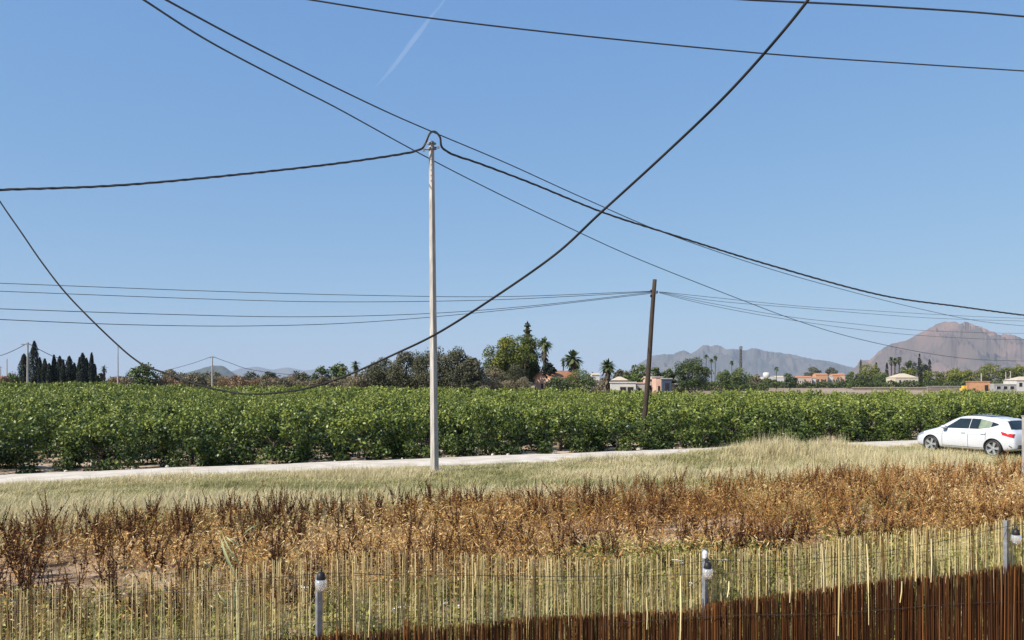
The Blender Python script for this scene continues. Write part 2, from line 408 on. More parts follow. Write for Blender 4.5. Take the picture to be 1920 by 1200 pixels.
lowt = [crown_cloud(800, (0, 0, 1.0), (1.7, 1.7, 1.0), 30, .5, .30, .16, .8, shoots=8) for _ in range(4)]
trees = []
for r in range(0, 34):
    for s in np.arange(-140, 150, 2.75):
        d = RD0 + 2.5 + 3.7 * r
        s2 = s + (r % 2) * 1.3 + random.uniform(-.35, .35); x, y, _ = W3(s2, d + random.uniform(-.1, .4))
        if y < 18 or abs(x) > .66 * y + 5: continue
        lim = np.interp(x / y, [-.64, -.45, 0, .1, .64], [150, 128, 112, 84, 72])
        if y > lim: continue
        far_up = np.interp(x / y, [-.64, -.5, -.4, 0, .64], [.40, .30, .08, .03, .0]) * min(1, max(0, (y - 45) / 50))
        h = .87 + .12 * float(noise2(x * .16, y * .16, 50, 3)) + random.uniform(-.08, .09) + far_up * .85
        trees.append((y, x, h, random.uniform(.84, 1.08), random.uniform(0, 6.28), r))
def dist_key(t): return math.hypot(t[0], t[1])
# the 300 largest in view: front rows first
trees.sort(key=lambda t: (t[0] + 0.0))
near_t, far_t = trees[:300], trees[300:]
for y, x, h, w, a, r in near_t:
    lab = 'bushy glossy green lemon tree in the front row beside the pale track' if r == 0 else 'green lemon tree top in the orchard rows behind the front row'
    t = thing('lemon_tree', lab, 'tree', (x, y, -.02), a, 'lemon trees in the front row' if r == 0 else 'lemon trees in the rows behind')
    t.scale = (w, w, h)
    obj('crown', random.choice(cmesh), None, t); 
    if r < 2: obj('trunk', random.choice(cstem), M['bark'], t)
ft = np.array([(x, y, 0, h, w, a) for y, x, h, w, a, r in far_t])
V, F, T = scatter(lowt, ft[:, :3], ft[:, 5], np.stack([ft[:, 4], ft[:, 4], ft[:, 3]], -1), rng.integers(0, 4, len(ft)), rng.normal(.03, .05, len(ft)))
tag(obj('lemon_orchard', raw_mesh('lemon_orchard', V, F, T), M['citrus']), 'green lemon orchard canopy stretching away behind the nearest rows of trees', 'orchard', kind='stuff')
print('orchard', len(trees))

# ------------------------------------------------------------------ grass verge
def blade(h, bend, w, a, x0=0, y0=0):
    ca, sa = math.cos(a), math.sin(a); P0 = []
    for t, ww in ((0, 1), (.55, .75), (1, .05)):
        cx = x0 + ca * bend * t * t; cy = y0 + sa * bend * t * t; z = h * t * (1 - .25 * t * abs(bend) / h)
        P0 += [(cx - sa * w * ww / 2, cy + ca * w * ww / 2, z), (cx + sa * w * ww / 2, cy - ca * w * ww / 2, z)]
    return P0
def tuft(nb, h, spread, w, tm=.5, ts=.2):
    V = []; F = []; T = []
    for i in range(nb):
        b0 = len(V); hh = h * random.uniform(.5, 1.15); t = min(1, max(0, random.gauss(tm, ts)))
        V += blade(hh, hh * random.uniform(.1, .8), w * random.uniform(.7, 1.4), random.uniform(0, 6.28), random.gauss(0, spread), random.gauss(0, spread))
        F += [(b0, b0 + 1, b0 + 3, b0 + 2), (b0 + 2, b0 + 3, b0 + 5, b0 + 4)]; T += [t] * 6
    return np.array(V), np.array(F), np.array(T)
gt = [tuft(46, .30, .10, .008, .5, .2) for _ in range(4)] + [tuft(30, .46, .07, .006, .85, .15), tuft(60, .22, .17, .009, .3, .2)]
N = 11500
s = rng.uniform(-24, 34, N); d = rng.uniform(14.9, 25.0, N) 
p = TD[None] * s[:, None] + ND[None] * d[:, None]
ok = (np.abs(p[:, 0]) < .66 * p[:, 1] + 1.5); p = p[ok]; s = s[ok]; d = d[ok]
nz = noise2(p[:, 0] * .32, p[:, 1] * .45, 8, 5)
# keep the car's standing place and the lip of the track short
hs = (.5 + .6 * np.clip(nz + .3, 0, 1.3)) * rng.uniform(.6, 1.35, len(p)) * np.interp(d, [14.9, 17, 23.6, 24.8], [.7, .9, .7, .45])
hs *= 1 + .75 * np.exp(-((s - 20.5) / 4.2) ** 2)
Z = ground_z(p[:, 0], p[:, 1])
V, F, T = scatter(gt, np.stack([p[:, 0], p[:, 1], Z], -1), rng.uniform(0, 6.28, len(p)), np.stack([np.ones(len(p)) * 1.3, np.ones(len(p)) * 1.3, hs], -1), rng.integers(0, 6, len(p)), np.clip(nz * .55 + .16, -.4, .45))
tag(obj('verge_grass', raw_mesh('verge_grass', V, F, T), M['grass']), 'soft pale green and straw coloured grass along the near side of the track', 'grass', kind='stuff')

# ------------------------------------------------------------------ dock plants
def dock(ns, h, leafy=8):
    V = []; F = []; T = []
    for k in range(ns):
        a = random.uniform(0, 6.28); ln = random.uniform(.03, .30); hh = h * random.uniform(.6, 1.1)
        bx, by = random.gauss(0, .02), random.gauss(0, .02); ca, sa = math.cos(a), math.sin(a); curve = random.uniform(-.12, .12)
        def at(t): return np.array((bx + ca * (ln * hh * t + curve * t * t), by + sa * (ln * hh * t + curve * t * t), hh * t))
        for j in range(4):                                   # stalk: two crossed strips
            p, q = at(j / 4), at((j + 1) / 4)
            for dx, dy in ((.004, 0), (0, .004)):
                b0 = len(V); o = np.array((dx, dy, 0)); V += [p - o, p + o, q + o, q - o]; F.append((b0, b0 + 1, b0 + 2, b0 + 3)); T += [.45] * 4
        t0 = random.uniform(.3, .5); seedt = random.gauss(.20, .13); nseed = int(52 * (1 - t0) * hh / .6)
        for j in range(nseed):
            t = t0 + (1 - t0) * (j + random.random()) / nseed; c = at(t); w = .030 * (1.12 - .8 * (t - t0) / (1 - t0)) * random.uniform(.6, 1.3)
            an = random.uniform(0, 6.28); off = np.array((math.cos(an), math.sin(an), random.uniform(-.2, .6)))
            u = off * w * 1.1; v = np.array((-math.sin(an), math.cos(an), 0)) * w * .55; z = np.array((0, 0, w * .7))
            b0 = len(V); V += [c, c + u * .6 + v + z * .2, c + u * 1.1 + z, c + u * .6 - v + z * .4]; F.append((b0, b0 + 1, b0 + 2, b0 + 3)); T += [seedt + random.uniform(-.1, .14)] * 4
        for sb in range(random.randint(0, 3)):               # short side spikes
            t1 = random.uniform(.35, .7); b_ = at(t1); a2 = random.uniform(0, 6.28); L2 = hh * random.uniform(.15, .3)
            dv = np.array((math.cos(a2) * .45, math.sin(a2) * .45, .9))
            for j in range(9):
                c = b_ + dv * L2 * (j + 1) / 9; w = .018 * (1.1 - j / 10); an = random.uniform(0, 6.28)
                u = np.array((math.cos(an), math.sin(an), .4)) * w; v = np.array((-math.sin(an), math.cos(an), 0)) * w * .6
                b0 = len(V); V += [c - u * .3, c + v, c + u, c - v]; F.append((b0, b0 + 1, b0 + 2, b0 + 3)); T += [seedt + random.uniform(-.08, .12)] * 4
    for k in range(leafy):                                   # dry basal and stem leaves
        a = random.uniform(0, 6.28); z0 = random.uniform(.01, h * .45); L = random.uniform(.06, .14); w = L * .17
        ca, sa = math.cos(a), math.sin(a); p = np.array((ca * .03, sa * .03, z0)); q = p + np.array((ca * L * .6, sa * L * .6, L * random.uniform(.1, .7))); r_ = q + np.array((ca * L * .45, sa * L * .45, -L * random.uniform(.1, .6)))
        o = np.array((-sa, ca, 0)) * w; b0 = len(V)
        V += [p, q + o, r_, q - o]; F.append((b0, b0 + 1, b0 + 2, b0 + 3)); T += [random.uniform(.75, 1.05)] * 4
    return np.array(V), np.array(F), np.array(T)
dt = [dock(random.randint(2, 4), random.uniform(.55, .75), 9) for _ in range(8)]
dmesh = [raw_mesh('dock_plant', *t) for t in dt]
for m_ in dmesh: m_.materials.append(M['dock'])
cand = []
for _ in range(5200):
    s = random.uniform(-20, 28); d = random.uniform(9.3, 16.9)
    x, y, _z = W3(s, d)
    if abs(x) > .66 * y + .8: continue
    u = x / y
    dens = .34 + .28 * float(noise2(x * .35, y * .35, 61, 3)) + np.interp(u, [-.64, -.3, 0, .2, .64], [.40, .34, .06, .15, .42]) + (.12 if d > 13.6 else 0) - (.38 if d > 15.9 else 0)
    # a sparse belt of bare soil runs through the middle
    belt = math.exp(-((d - 12.2) / .8) ** 2) * np.interp(u, [-.64, .1, .3], [.08, .15, 0]); dens -= belt
    if random.random() > dens * .74: continue
    hh = random.uniform(.7, 1.15) * (.92 if d < 12 else 1.02)
    if d > 15.9: hh *= random.choice((.5, .8, 1.1))
    cand.append((y, x, d, hh, u))
cand.sort()
print('docks', len(cand))
for y, x, d, hh, u in cand[:300]:
    o = obj('dock_plant', random.choice(dmesh), None, None, (x, y, float(ground_z(x, y)) - .01))
    o.rotation_euler = (random.uniform(-.1, .1), random.uniform(-.1, .1), random.uniform(0, 6.28)); o.scale = (1.05, 1.05, hh)
    tag(o, 'dry dark brown dock plant with seed spikes standing nearest the reed fence', 'weed', 'dock plants nearest the fence')
ca_ = np.array([(x, y, ground_z(x, y), hh) for y, x, d, hh, u in cand[300:]])
uu = np.array([u for y, x, d, hh, u in cand[300:]])
V, F, T = scatter(dt, ca_[:, :3], rng.uniform(0, 6.28, len(ca_)), np.stack([np.ones(len(ca_)) * 1.1, np.ones(len(ca_)) * 1.1, ca_[:, 3]], -1), rng.integers(0, 8, len(ca_)), rng.normal(.08, .14, len(ca_)) + np.clip(uu, 0, .5) * .5, rng.normal(0, .08, (len(ca_), 2)))
tag(obj('dock_field', raw_mesh('dock_field', V, F, T), M['dock']), 'mass of reddish brown dried dock plants filling the field before the grass verge', 'weeds', kind='stuff')

# dry leaf litter and low tan growth between the docks
def leafclump(nl, h, r, L, w, tm, ts):
    C = np.stack([rng.normal(0, r, nl), rng.normal(0, r, nl), rng.uniform(0, 1, nl) ** 1.3 * h], -1)
    Nn = unit(rng.normal(size=(nl, 3)) + np.array([0, 0, .5])); V, F = leaves(C, Nn, L * rng.uniform(.6, 1.4, nl), w * rng.uniform(.6, 1.4, nl))
    V[:, 2] = np.maximum(V[:, 2], .0)
    return V, F, np.repeat(np.clip(rng.normal(tm, ts, nl), 0, 1), 4)
lt = [leafclump(100, .36, .17, .07, .011, .5, .28) for _ in range(6)]
N = 9500
s = rng.uniform(-20, 28, N); d = rng.uniform(9.2, 16.2, N); p = TD[None] * s[:, None] + ND[None] * d[:, None]
nz = noise2(p[:, 0] * .5, p[:, 1] * .5, 71, 4); ok = (np.abs(p[:, 0]) < .66 * p[:, 1] + .8) & (rng.random(N) < .62 + nz * .6); p = p[ok]; nz = nz[ok]
V, F, T = scatter(lt, np.stack([p[:, 0], p[:, 1], ground_z(p[:, 0], p[:, 1])], -1), rng.uniform(0, 6.28, len(p)), rng.uniform(.6, 1.3, len(p)), rng.integers(0, 6, len(p)), np.clip(noise2(p[:, 0] * .3, p[:, 1] * .3, 77, 3) * .3, -.3, .3))
tag(obj('dry_undergrowth', raw_mesh('dry_undergrowth', V, F, T), M['litter']), 'orange tan dried leaves and low growth between the dock plants', 'undergrowth', kind='stuff')

N = 2600
s = rng.uniform(-20, 28, N); d = rng.uniform(9.4, 16.4, N); p = TD[None] * s[:, None] + ND[None] * d[:, None]
nz = noise2(p[:, 0] * .28, p[:, 1] * .28, 171, 4); ok = (np.abs(p[:, 0]) < .66 * p[:, 1] + .8) & (rng.random(N) < .15 + nz * .9 + .25 * (d > 14)); p = p[ok]
V, F, T = scatter([leafclump(60, .30, .14, .07, .012, .55, .25) for _ in range(4)], np.stack([p[:, 0], p[:, 1], ground_z(p[:, 0], p[:, 1])], -1), rng.uniform(0, 6.28, len(p)), rng.uniform(.6, 1.3, len(p)), rng.integers(0, 4, len(p)))
tag(obj('olive_weeds', raw_mesh('olive_weeds', V, F, T), M['weed']), 'olive yellow weeds growing in patches among the dried docks', 'weeds', kind='stuff')
# green weeds just beyond the fence
wt = [leafclump(70, .24, .13, .055, .026, .42, .22) for _ in range(6)]
N = 5200
x = rng.uniform(-9, 12, N); y = rng.uniform(6.2, 14.5, N); dd = nd(x, y)
nz = noise2(x * .6, y * .6, 81, 3)
lim = 9.9 + nz * .8 + np.interp(x / y, [-.64, -.2, .05, .3, .64], [.9, .3, .9, .4, -.6])
ok = (np.abs(x) < .66 * y + .8) & (dd < lim) & (dd > 5.4); x = x[ok]; y = y[ok]; nz = nz[ok]; dd = dd[ok]
V, F, T = scatter(wt, np.stack([x, y, ground_z(x, y)], -1), rng.uniform(0, 6.28, len(x)), rng.uniform(.6, 1.25, len(x)), rng.integers(0, 6, len(x)), np.clip(nz * .25, -.25, .3))
tag(obj('green_weeds', raw_mesh('green_weeds', V, F, T), M['weed']), 'low yellow green weeds growing just beyond the reed fence', 'weeds', kind='stuff')
wg = [tuft(26, .28, .08, .006, .75, .2) for _ in range(4)]
k = rng.random(len(x)) < .35; xs, ys = x[k], y[k]
V, F, T = scatter(wg, np.stack([xs, ys, ground_z(xs, ys)], -1), rng.uniform(0, 6.28, len(xs)), rng.uniform(.7, 1.3, len(xs)), rng.integers(0, 4, len(xs)))
tag(obj('straw_grass', raw_mesh('straw_grass', V, F, T), M['grass']), 'thin straw coloured grass mixed into the weeds beyond the fence', 'grass', kind='stuff')
fl = MB()
for (px, py, D) in [(752, 1142, 8.9), (738, 1147, 8.9), (765, 1140, 9), (838, 1133, 9.2), (862, 1140, 9.1), (1300, 1096, 9.9), (572, 1104, 9.5), (1835, 1016, 12.8), (1806, 1022, 12.6), (1778, 1031, 12.2), (1718, 1040, 11.8), (1748, 1037, 12), (1630, 1050, 11.5), (1390, 1052, 11.3), (1358, 1052, 11.4), (560, 1102, 9.4), (1267, 1053, 11), (1280, 1055, 11.1)]:
    for q in range(3):
        c = P(px + random.uniform(-5, 5), py + random.uniform(-4, 4), D); rr = random.uniform(.018, .034)
        fl.lathe([(rr * .2, 0), (rr, rr * .35), (rr * .9, rr * .4), (0.001, rr * .15)], 7, c)
tag(fl.build('wild_flowers', M['flower']), 'tiny white wild flower heads dotted through the weeds behind the fence', 'flowers', kind='stuff')

# cane with long pale leaves sticking up beyond the fence
cn = thing('giant_cane', 'pale green cane with long bent leaves rising just behind the reed fence', 'plant', (XP(446, 5.6), 5.6, 0))
base = Vector(cn.location)
mb = MB(); mb.tube([Vector((0, 0, 0)), Vector((.01, 0, .7)), Vector((-.01, 0, P(446, 1068, 5.6).z))], [.009, .007, .004], 6); mb.build('stem', M['cane'], cn, True)
for (x0, y0, x1, y1, w) in ((446, 1088, 412, 1002, 8), (452, 1062, 416, 998, 5), (452, 1024, 424, 1006, 5), (457, 1001, 491, 981, 4), (446, 1085, 442, 1150, 5), (437, 1140, 408, 1110, 5), (400, 1062, 382, 1052, 4), (392, 1108, 376, 1095, 4), (450, 1120, 455, 1078, 4)):
    a = P(x0, y0, 5.6) - base; b_ = P(x1, y1, 5.6) - base; L = MB(); V = []; w = w * 3.8 / 1500
    for i in range(6):
        t = i / 5; p = a.lerp(b_, t) + Vector((0, -.05 * math.sin(t * 3.1), .015 * math.sin(t * 3.1))); ww = w * math.sin(math.pi * (.12 + .86 * t)) * .5
        dr = (b_ - a).normalized(); sd_ = dr.cross(Vector((0, 1, 0))).normalized()
        V += [p + sd_ * ww, p + Vector((0, .006, 0)), p - sd_ * ww]
    F = []
    for i in range(5): F += [(i * 3, i * 3 + 1, i * 3 + 4, i * 3 + 3), (i * 3 + 1, i * 3 + 2, i * 3 + 5, i * 3 + 4)]
    L.add(V, F); L.build('leaf', M['cane'], cn, True)

# ------------------------------------------------------------------ reed fence
def fpt(px, py, off=0.0):
    u = (px - CX) / FPX; Y = 4.55 / (1 - .25 * u) + off
    return P(px, py, Y)
def fpx(X, off=0.): Y = 4.55 + .25 * X + off; return CX + X / Y * FPX, Y
top_prof = np.array([(-60, 1112), (100, 1098), (150, 1104), (210, 1082), (330, 1070), (430, 1066), (520, 1048), (600, 1044), (700, 1035), (800, 1032), (900, 1040), (1000, 1046), (1100, 1048), (1200, 1045), (1240, 1038), (1320, 1035), (1420, 1030), (1500, 1022), (1600, 1006), (1700, 996), (1740, 990), (1765, 994), (1800, 996), (1840, 985), (1890, 975), (1990, 962)], float)
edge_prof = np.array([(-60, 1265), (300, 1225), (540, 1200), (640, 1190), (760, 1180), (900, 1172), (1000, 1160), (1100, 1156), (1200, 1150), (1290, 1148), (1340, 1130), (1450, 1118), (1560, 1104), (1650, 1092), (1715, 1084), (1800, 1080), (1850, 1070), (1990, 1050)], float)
def stem_mesh(L, r, n=5, seg=3, tips=.6, tint=.5):
    mb = MB(); bow = [random.uniform(-.006, .006) * L for _ in range(2)]
    pts = [Vector((bow[0] * math.sin(3.1 * i / seg), bow[1] * math.sin(3.1 * i / seg), -L * (1 - i / seg))) for i in range(seg + 1)]
    mb.tube(pts, [r * (1 - (1 - tips) * i / seg) for i in range(seg + 1)], n, tint); return mb
rf = thing('reed_fence', 'pale straw reed screen standing above the dark brown band along the near fence line', 'fence', (0, 4.55, 0))
rb = Vector((0, 4.55, 0)); rt = []
for t in (.05, .25, .45, .65, .9, 1.15):
    for q in range(3): rt.append(stem_mesh(1.0, 1.0, 5, 3, .7, t).mesh('reed'))
for m_ in rt: m_.materials.append(M['reed'])
reeds = []
X = -3.1
while X < 4.15:
    X += random.choice((.0012, .0016, .002, .0026, .0038, .007)) * random.uniform(.7, 1.2)
    px, Y = fpx(X)
    clump = float(noise1(X * 6, 91, 3))
    if clump < -.55 and random.random() < .5: continue
    ty = np.interp(px, top_prof[:, 0], top_prof[:, 1]) + abs(random.gauss(0, 5)) * (1 if random.random() < .85 else 5) - 2
    if random.random() < .25: ty += random.uniform(10, 90)
    reeds.append((X, Y + random.uniform(-.012, .012), ZP(ty, Y)))
random.shuffle(reeds)
def stemarr(m_):
    V = np.array([v.co[:] for v in m_.vertices]); F = np.array([list(p.vertices) for p in m_.polygons if len(p.vertices) == 4]); T = np.zeros(len(V)); m_.attributes['tint'].data.foreach_get('value', T); return V, F, T
for (X, Y, z) in reeds[:300]:
    o = obj('reed', random.choice(rt), None, rf, (X, Y - rb.y, z)); r_ = random.choice((.0013, .0017, .0021, .0028))
    o.scale = (r_, r_, z - .02); o.rotation_euler = (random.gauss(0, .006), random.gauss(0, .010), random.uniform(0, 6))
# unit-radius stems scale their bow with the radius: kept tiny on purpose
ra = np.array(reeds[300:]); tmpl = [stemarr(m_) for m_ in rt]
rr = rng.choice([.0011, .0015, .0018, .0024], len(ra))
V, F, T = scatter(tmpl, np.stack([ra[:, 0], ra[:, 1] - rb.y, ra[:, 2]], -1), rng.uniform(0, 6, len(ra)), np.stack([rr, rr, ra[:, 2] - .02], -1), rng.integers(0, len(rt), len(ra)), None, rng.normal(0, .016, (len(ra), 2)))
tag(obj('reeds', raw_mesh('reeds', V, F, T), M['reed'], rf), kind='stuff')
print('reeds', len(reeds))
wm = mat('binding_wire', (.03, .022, .018), (.06, .045, .035), 10, .6)
for zpy, sag in ((40, 0), (125, 0)):                                  # binding wires
    pts = []
    for px in range(-40, 1990, 60):
        a = fpt(px, np.interp(px, top_prof[:, 0], top_prof[:, 1]) + zpy + 2 * math.sin(px * .02), -.022); pts.append(a - rb)
    mb = MB(); mb.tube(pts, .0012, 4); mb.build('binding_wire', wm, rf)
# galvanised angle posts
for (px, ty, wpx) in ((595, 1078, 20), (1322, 1030, 22), (1888, 976, 17)):
    a = fpt(px, ty, -.05) - rb; w = .023; mb = MB(); Vv = []
    for z in (0, a.z):
        for (x_, y_) in ((0, 0), (w, w * .8), (w - .003, w * .8 + .003), (0, .005), (-w * .7 + .003, w * .8 + .003), (-w * .7, w * .8)): Vv.append((a.x + x_, a.y + y_, z))
    mb.add(Vv, [(i, (i + 1) % 6, (i + 1) % 6 + 6, i + 6) for i in range(6)] + [(5, 4, 3, 2, 1, 0), (6, 7, 8, 9, 10, 11)])
    mb.build('post', M['steel'], rf)
mb = MB(); a = fpt(1322, 1040, -.055) - rb; mb.lathe([(.001, .026), (.012, .022), (.017, .010), (.015, -.02)], 10, (a.x, a.y, a.z)); mb.build('post_cap', mat('cap_plastic', (.55, .56, .58), (.7, .7, .7), 20, .5), rf)

hs_ = thing('lower_band', 'dark brown band of thin stems in front of the lower half of the reed fence', 'fence', (0, 4.47, 0))  # band of dark brown upright stems across the lower part of the reeds
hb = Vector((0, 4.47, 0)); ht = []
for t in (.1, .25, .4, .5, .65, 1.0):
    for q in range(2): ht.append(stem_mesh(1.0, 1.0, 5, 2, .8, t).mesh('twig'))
for m_ in ht: m_.materials.append(M['lower_stem'])
tw = []
for X in np.arange(-3.2, 4.25, .0017):
    X = X + random.uniform(-.003, .003); px, Y = fpx(X, -.08)
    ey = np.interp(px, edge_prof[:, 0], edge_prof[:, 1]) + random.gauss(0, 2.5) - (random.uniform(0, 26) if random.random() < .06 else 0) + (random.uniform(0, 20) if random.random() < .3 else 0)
    tw.append((X, Y + random.uniform(-.012, .02), ZP(ey, Y)))
random.shuffle(tw)
wts = [0, 1, 1, 2, 2, 3, 3, 4, 4, 5, 5, 6, 6, 7, 8]
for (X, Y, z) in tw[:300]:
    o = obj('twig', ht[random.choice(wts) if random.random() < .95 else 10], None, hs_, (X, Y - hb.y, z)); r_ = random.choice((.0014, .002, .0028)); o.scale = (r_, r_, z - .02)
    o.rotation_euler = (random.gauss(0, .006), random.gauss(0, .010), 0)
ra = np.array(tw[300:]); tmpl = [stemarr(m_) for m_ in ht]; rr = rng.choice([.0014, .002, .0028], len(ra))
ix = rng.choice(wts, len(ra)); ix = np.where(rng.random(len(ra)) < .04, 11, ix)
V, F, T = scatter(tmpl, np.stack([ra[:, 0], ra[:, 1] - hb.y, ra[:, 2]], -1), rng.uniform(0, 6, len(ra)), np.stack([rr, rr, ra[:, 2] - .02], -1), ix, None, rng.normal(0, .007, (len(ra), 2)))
tag(obj('brown_stems', raw_mesh('brown_stems', V, F, T), M['lower_stem'], hs_), kind='stuff')
pts = [fpt(px, 1160 - (px - 1300) * .05 + 3 * math.sin(px * .013), -.105) - hb for px in range(1130, 1990, 50)]
mb = MB(); mb.tube(pts, .0016, 4); mb.build('binding_wire', wm, hs_)
# loose pale reeds hanging down over the brown band
for (px, y0, y1, wpx) in ((1712, 990, 1090, 9), (1745, 1010, 1092, 4), (1366, 1090, 1120, 6), (1417, 1075, 1148, 4), (1572, 1010, 1192, 6), (1624, 1020, 1112, 6), (1625, 1075, 1172, 3), (1480, 1080, 1130, 4), (1275, 1080, 1200, 6), (1211, 1120, 1180, 4), (1540, 1020, 1110, 5), (890, 1055, 1094, 7), (660, 1050, 1190, 6), (693, 1100, 1195, 5), (1690, 1090, 1130, 5)):
    a = fpt(px + 1, y0, -.10) - hb; b_ = fpt(px + random.uniform(-3, 5), y1, -.11) - hb; r_ = wpx / 2 * 4.7 / 1500 * .5
    mb = MB(); mb.tube([b_, a.lerp(b_, .5) + Vector((.004, 0, 0)), a], [r_ * .7, r_, r_ * .8], 6, random.uniform(.5, .9)); mb.build('loose_reed', M['reed'], hs_)

# string lights along the posts
glassm = bpy.data.materials.new('bulb_glass'); glassm.use_nodes = True; q = glassm.node_tree.nodes['Principled BSDF']
q.inputs['Base Color'].default_value = (.85, .86, .88, 1); q.inputs['Transmission Weight'].default_value = .75; q.inputs['Roughness'].default_value = .12; q.inputs['IOR'].default_value = 1.3
lab = {0: 'clear round light bulb in a black socket on the leftmost steel fence post', 1: 'clear round light bulb in a black socket on the white capped middle fence post', 2: 'clear round light bulb hanging beside the fence post at the right edge'}
for i, (px, py) in enumerate(((602, 1098), (1327, 1076), (1905, 1012))):
    a = fpt(px, py, -.085); L = thing('string_light', lab[i], 'light', a, 0, 'string light bulbs along the fence')
    mb = MB(); mb.lathe([(.001, .036), (.028, .032), (.032, .010), (.031, -.003), (.022, -.028), (.001, -.034)], 16); mb.build('bulb', glassm, L, True)
    mb = MB(); mb.lathe([(.001, .072), (.010, .071), (.018, .066), (.022, .050), (.025, .030), (.001, .028)], 12); mb.build('socket', M['black'], L, True)
    mb = MB(); mb.tube([(0, 0, .07), (.004, 0, .088), (-.012, .02, .096)], .004, 6); mb.build('cord', M['black'], L)
pts = spline([fpt(x_, y_, -.06) for x_, y_ in ((-60, 1130), (100, 1122), (250, 1114), (590, 1076), (760, 1080), (900, 1079), (1100, 1081), (1200, 1074), (1318, 1052), (1420, 1052), (1600, 1042), (1760, 1016), (1900, 985), (1990, 975))], 8)
mb = MB(); mb.tube(pts, .0015, 5); tag(mb.build('light_cable', M['black']), 'thin black string light cable running from post to post along the reed fence', 'cable')

# ------------------------------------------------------------------ utility poles
bx, by = XP(815, 23.5), 23.5
cp = thing('concrete_pole', 'tall pale square concrete utility pole standing in the grass verge', 'utility pole', (bx, by, 0))
topx = XP(809, 23.5) - bx; topz = ZP(265, 23.5)
def sqpole(h, w0, w1, rz, tx=0, inset=True):
    mb = MB(); k = 10; V = []; F = []
    for i in range(k + 1):
        t = i / k; w = (w0 + (w1 - w0) * t) / 2; c = w * .07
        for (x_, y_) in ((-w + c, -w), (w - c, -w), (w, -w + c), (w, w - c), (w - c, w), (-w + c, w), (-w, w - c), (-w, -w + c)):
            V.append((x_ * math.cos(rz) - y_ * math.sin(rz) + tx * t, x_ * math.sin(rz) + y_ * math.cos(rz), h * t))
        if i: F += [((i - 1) * 8 + j, (i - 1) * 8 + (j + 1) % 8, i * 8 + (j + 1) % 8, i * 8 + j) for j in range(8)]
    F.append(tuple(range(k * 8, k * 8 + 8))); mb.add(V, F); return mb
sqpole(topz, .18, .112, R(-42), topx).build('shaft', M['concrete'], cp)
def pz(py): return ZP(py, 23.5)
mb = MB()
for py, L in ((269, .19), (279, .22)): mb.box((topx, 0, pz(py)), (L, .2, .05), R(-34))
mb.build('clamp_band', M['steel'], cp)
mb = MB(); mb.tube([(topx, -.02, pz(281)), (XP(796, 23.5) - bx, -.04, pz(281))], .018, 6); mb.box((XP(795, 23.5) - bx, -.04, pz(282)), (.05, .05, .09)); mb.build('hook', M['steel'], cp)
mb = MB(); mb.tube([(topx, -.02, pz(276)), (XP(821, 23.5) - bx, -.04, pz(277))], .018, 6); mb.box((XP(822, 23.5) - bx, -.04, pz(277)), (.07, .05, .06)); mb.build('hook', M['steel'], cp)
# shallow recesses down the pole are shown by cast-in steel steps of its inner ladder
mb = MB()
for i in range(5): mb.box((topx * (.93 + i * .015), -.085, pz(300 + i * 10)), (.05, .02, .02), R(-34))
mb.build('foothold', M['steel'], cp)

wx, wy = XP(1203, 34), 34.0
wp = thing('wooden_pole', 'dark leaning wooden utility pole rising out of the lemon orchard', 'utility pole', (wx, wy, 0))
wtop = Vector((XP(1229, 34) - wx, 0, ZP(524, 34)))
mb = MB(); mb.tube([wtop * t + Vector((.03 * math.sin(t * 5), 0, 0)) for t in [i / 9 for i in range(10)]], [.118 - .032 * i / 9 for i in range(10)], 10); mb.build('shaft', M['wood'], wp, True)
for dz, sx_ in ((547, -1), (549, 1), (556, -1)):
    c = Vector((XP(1226, 34) - wx + sx_ * .13, -.03, ZP(dz, 34)))
    mb = MB(); mb.tube([c + Vector((-sx_ * .14, 0, -.04)), c + Vector((0, 0, -.03)), c], .014, 5)
    mb.build('hook', M['steel'], wp)
    mb = MB(); mb.lathe([(.001, .09), (.025, .085), (.04, .04), (.03, .02), (.045, 0), (.02, -.03), (.001, -.03)], 10, c); mb.build('insulator', M['black'], wp, True)
# slim post at the right edge
ex = XP(1920.5, 20.0)
ep = thing('thin_post', 'slim pale post at the far right edge in front of the white car', 'post', (ex, 20, 0))
sqpole(ZP(781, 20), .085, .075, 0).build('shaft', M['concrete'], ep)
mb = MB(); mb.box((0, 0, ZP(781, 20) + .013), (.10, .10, .02)); mb.build('cap', M['concrete'], ep)

# ------------------------------------------------------------------ cables
def cable(name, label, pts, r, m=M['cable'], sub=12, n=6, twist=None, group=None):
    c = spline([P(*p) for p in pts], sub); mb = MB()
    if twist:
        pitch, rr = twist; acc = 0; strands = [[], [], []]; prev = c[0]
        # resample finely
        f = []
        for a, b_ in zip(c[:-1], c[1:]):
            k = max(1, int((b_ - a).length / (pitch / 7))); f += [a.lerp(b_, i / k) for i in range(k)]
        f.append(c[-1])
        for i, p in enumerate(f):
            acc += (p - prev).length; prev = p; T = (f[min(i + 1, len(f) - 1)] - f[max(i - 1, 0)]).normalized()
            a = T.cross(Vector((0, 0, 1))); a = (a if a.length > .05 else Vector((1, 0, 0))).normalized(); b_ = T.cross(a)
            for k in range(3):
                w = 2 * math.pi * (acc / pitch + k / 3); strands[k].append(p + (a * math.cos(w) + b_ * math.sin(w)) * rr)
        for s_ in strands: mb.tube(s_, r, 5)
    else: mb.tube(c, r, n)
    return tag(mb.build(name, m, None, True), label, 'cable', group)
def roadY(px): u = (px - CX) / FPX; return 24.47 / (1 - .42 * u)
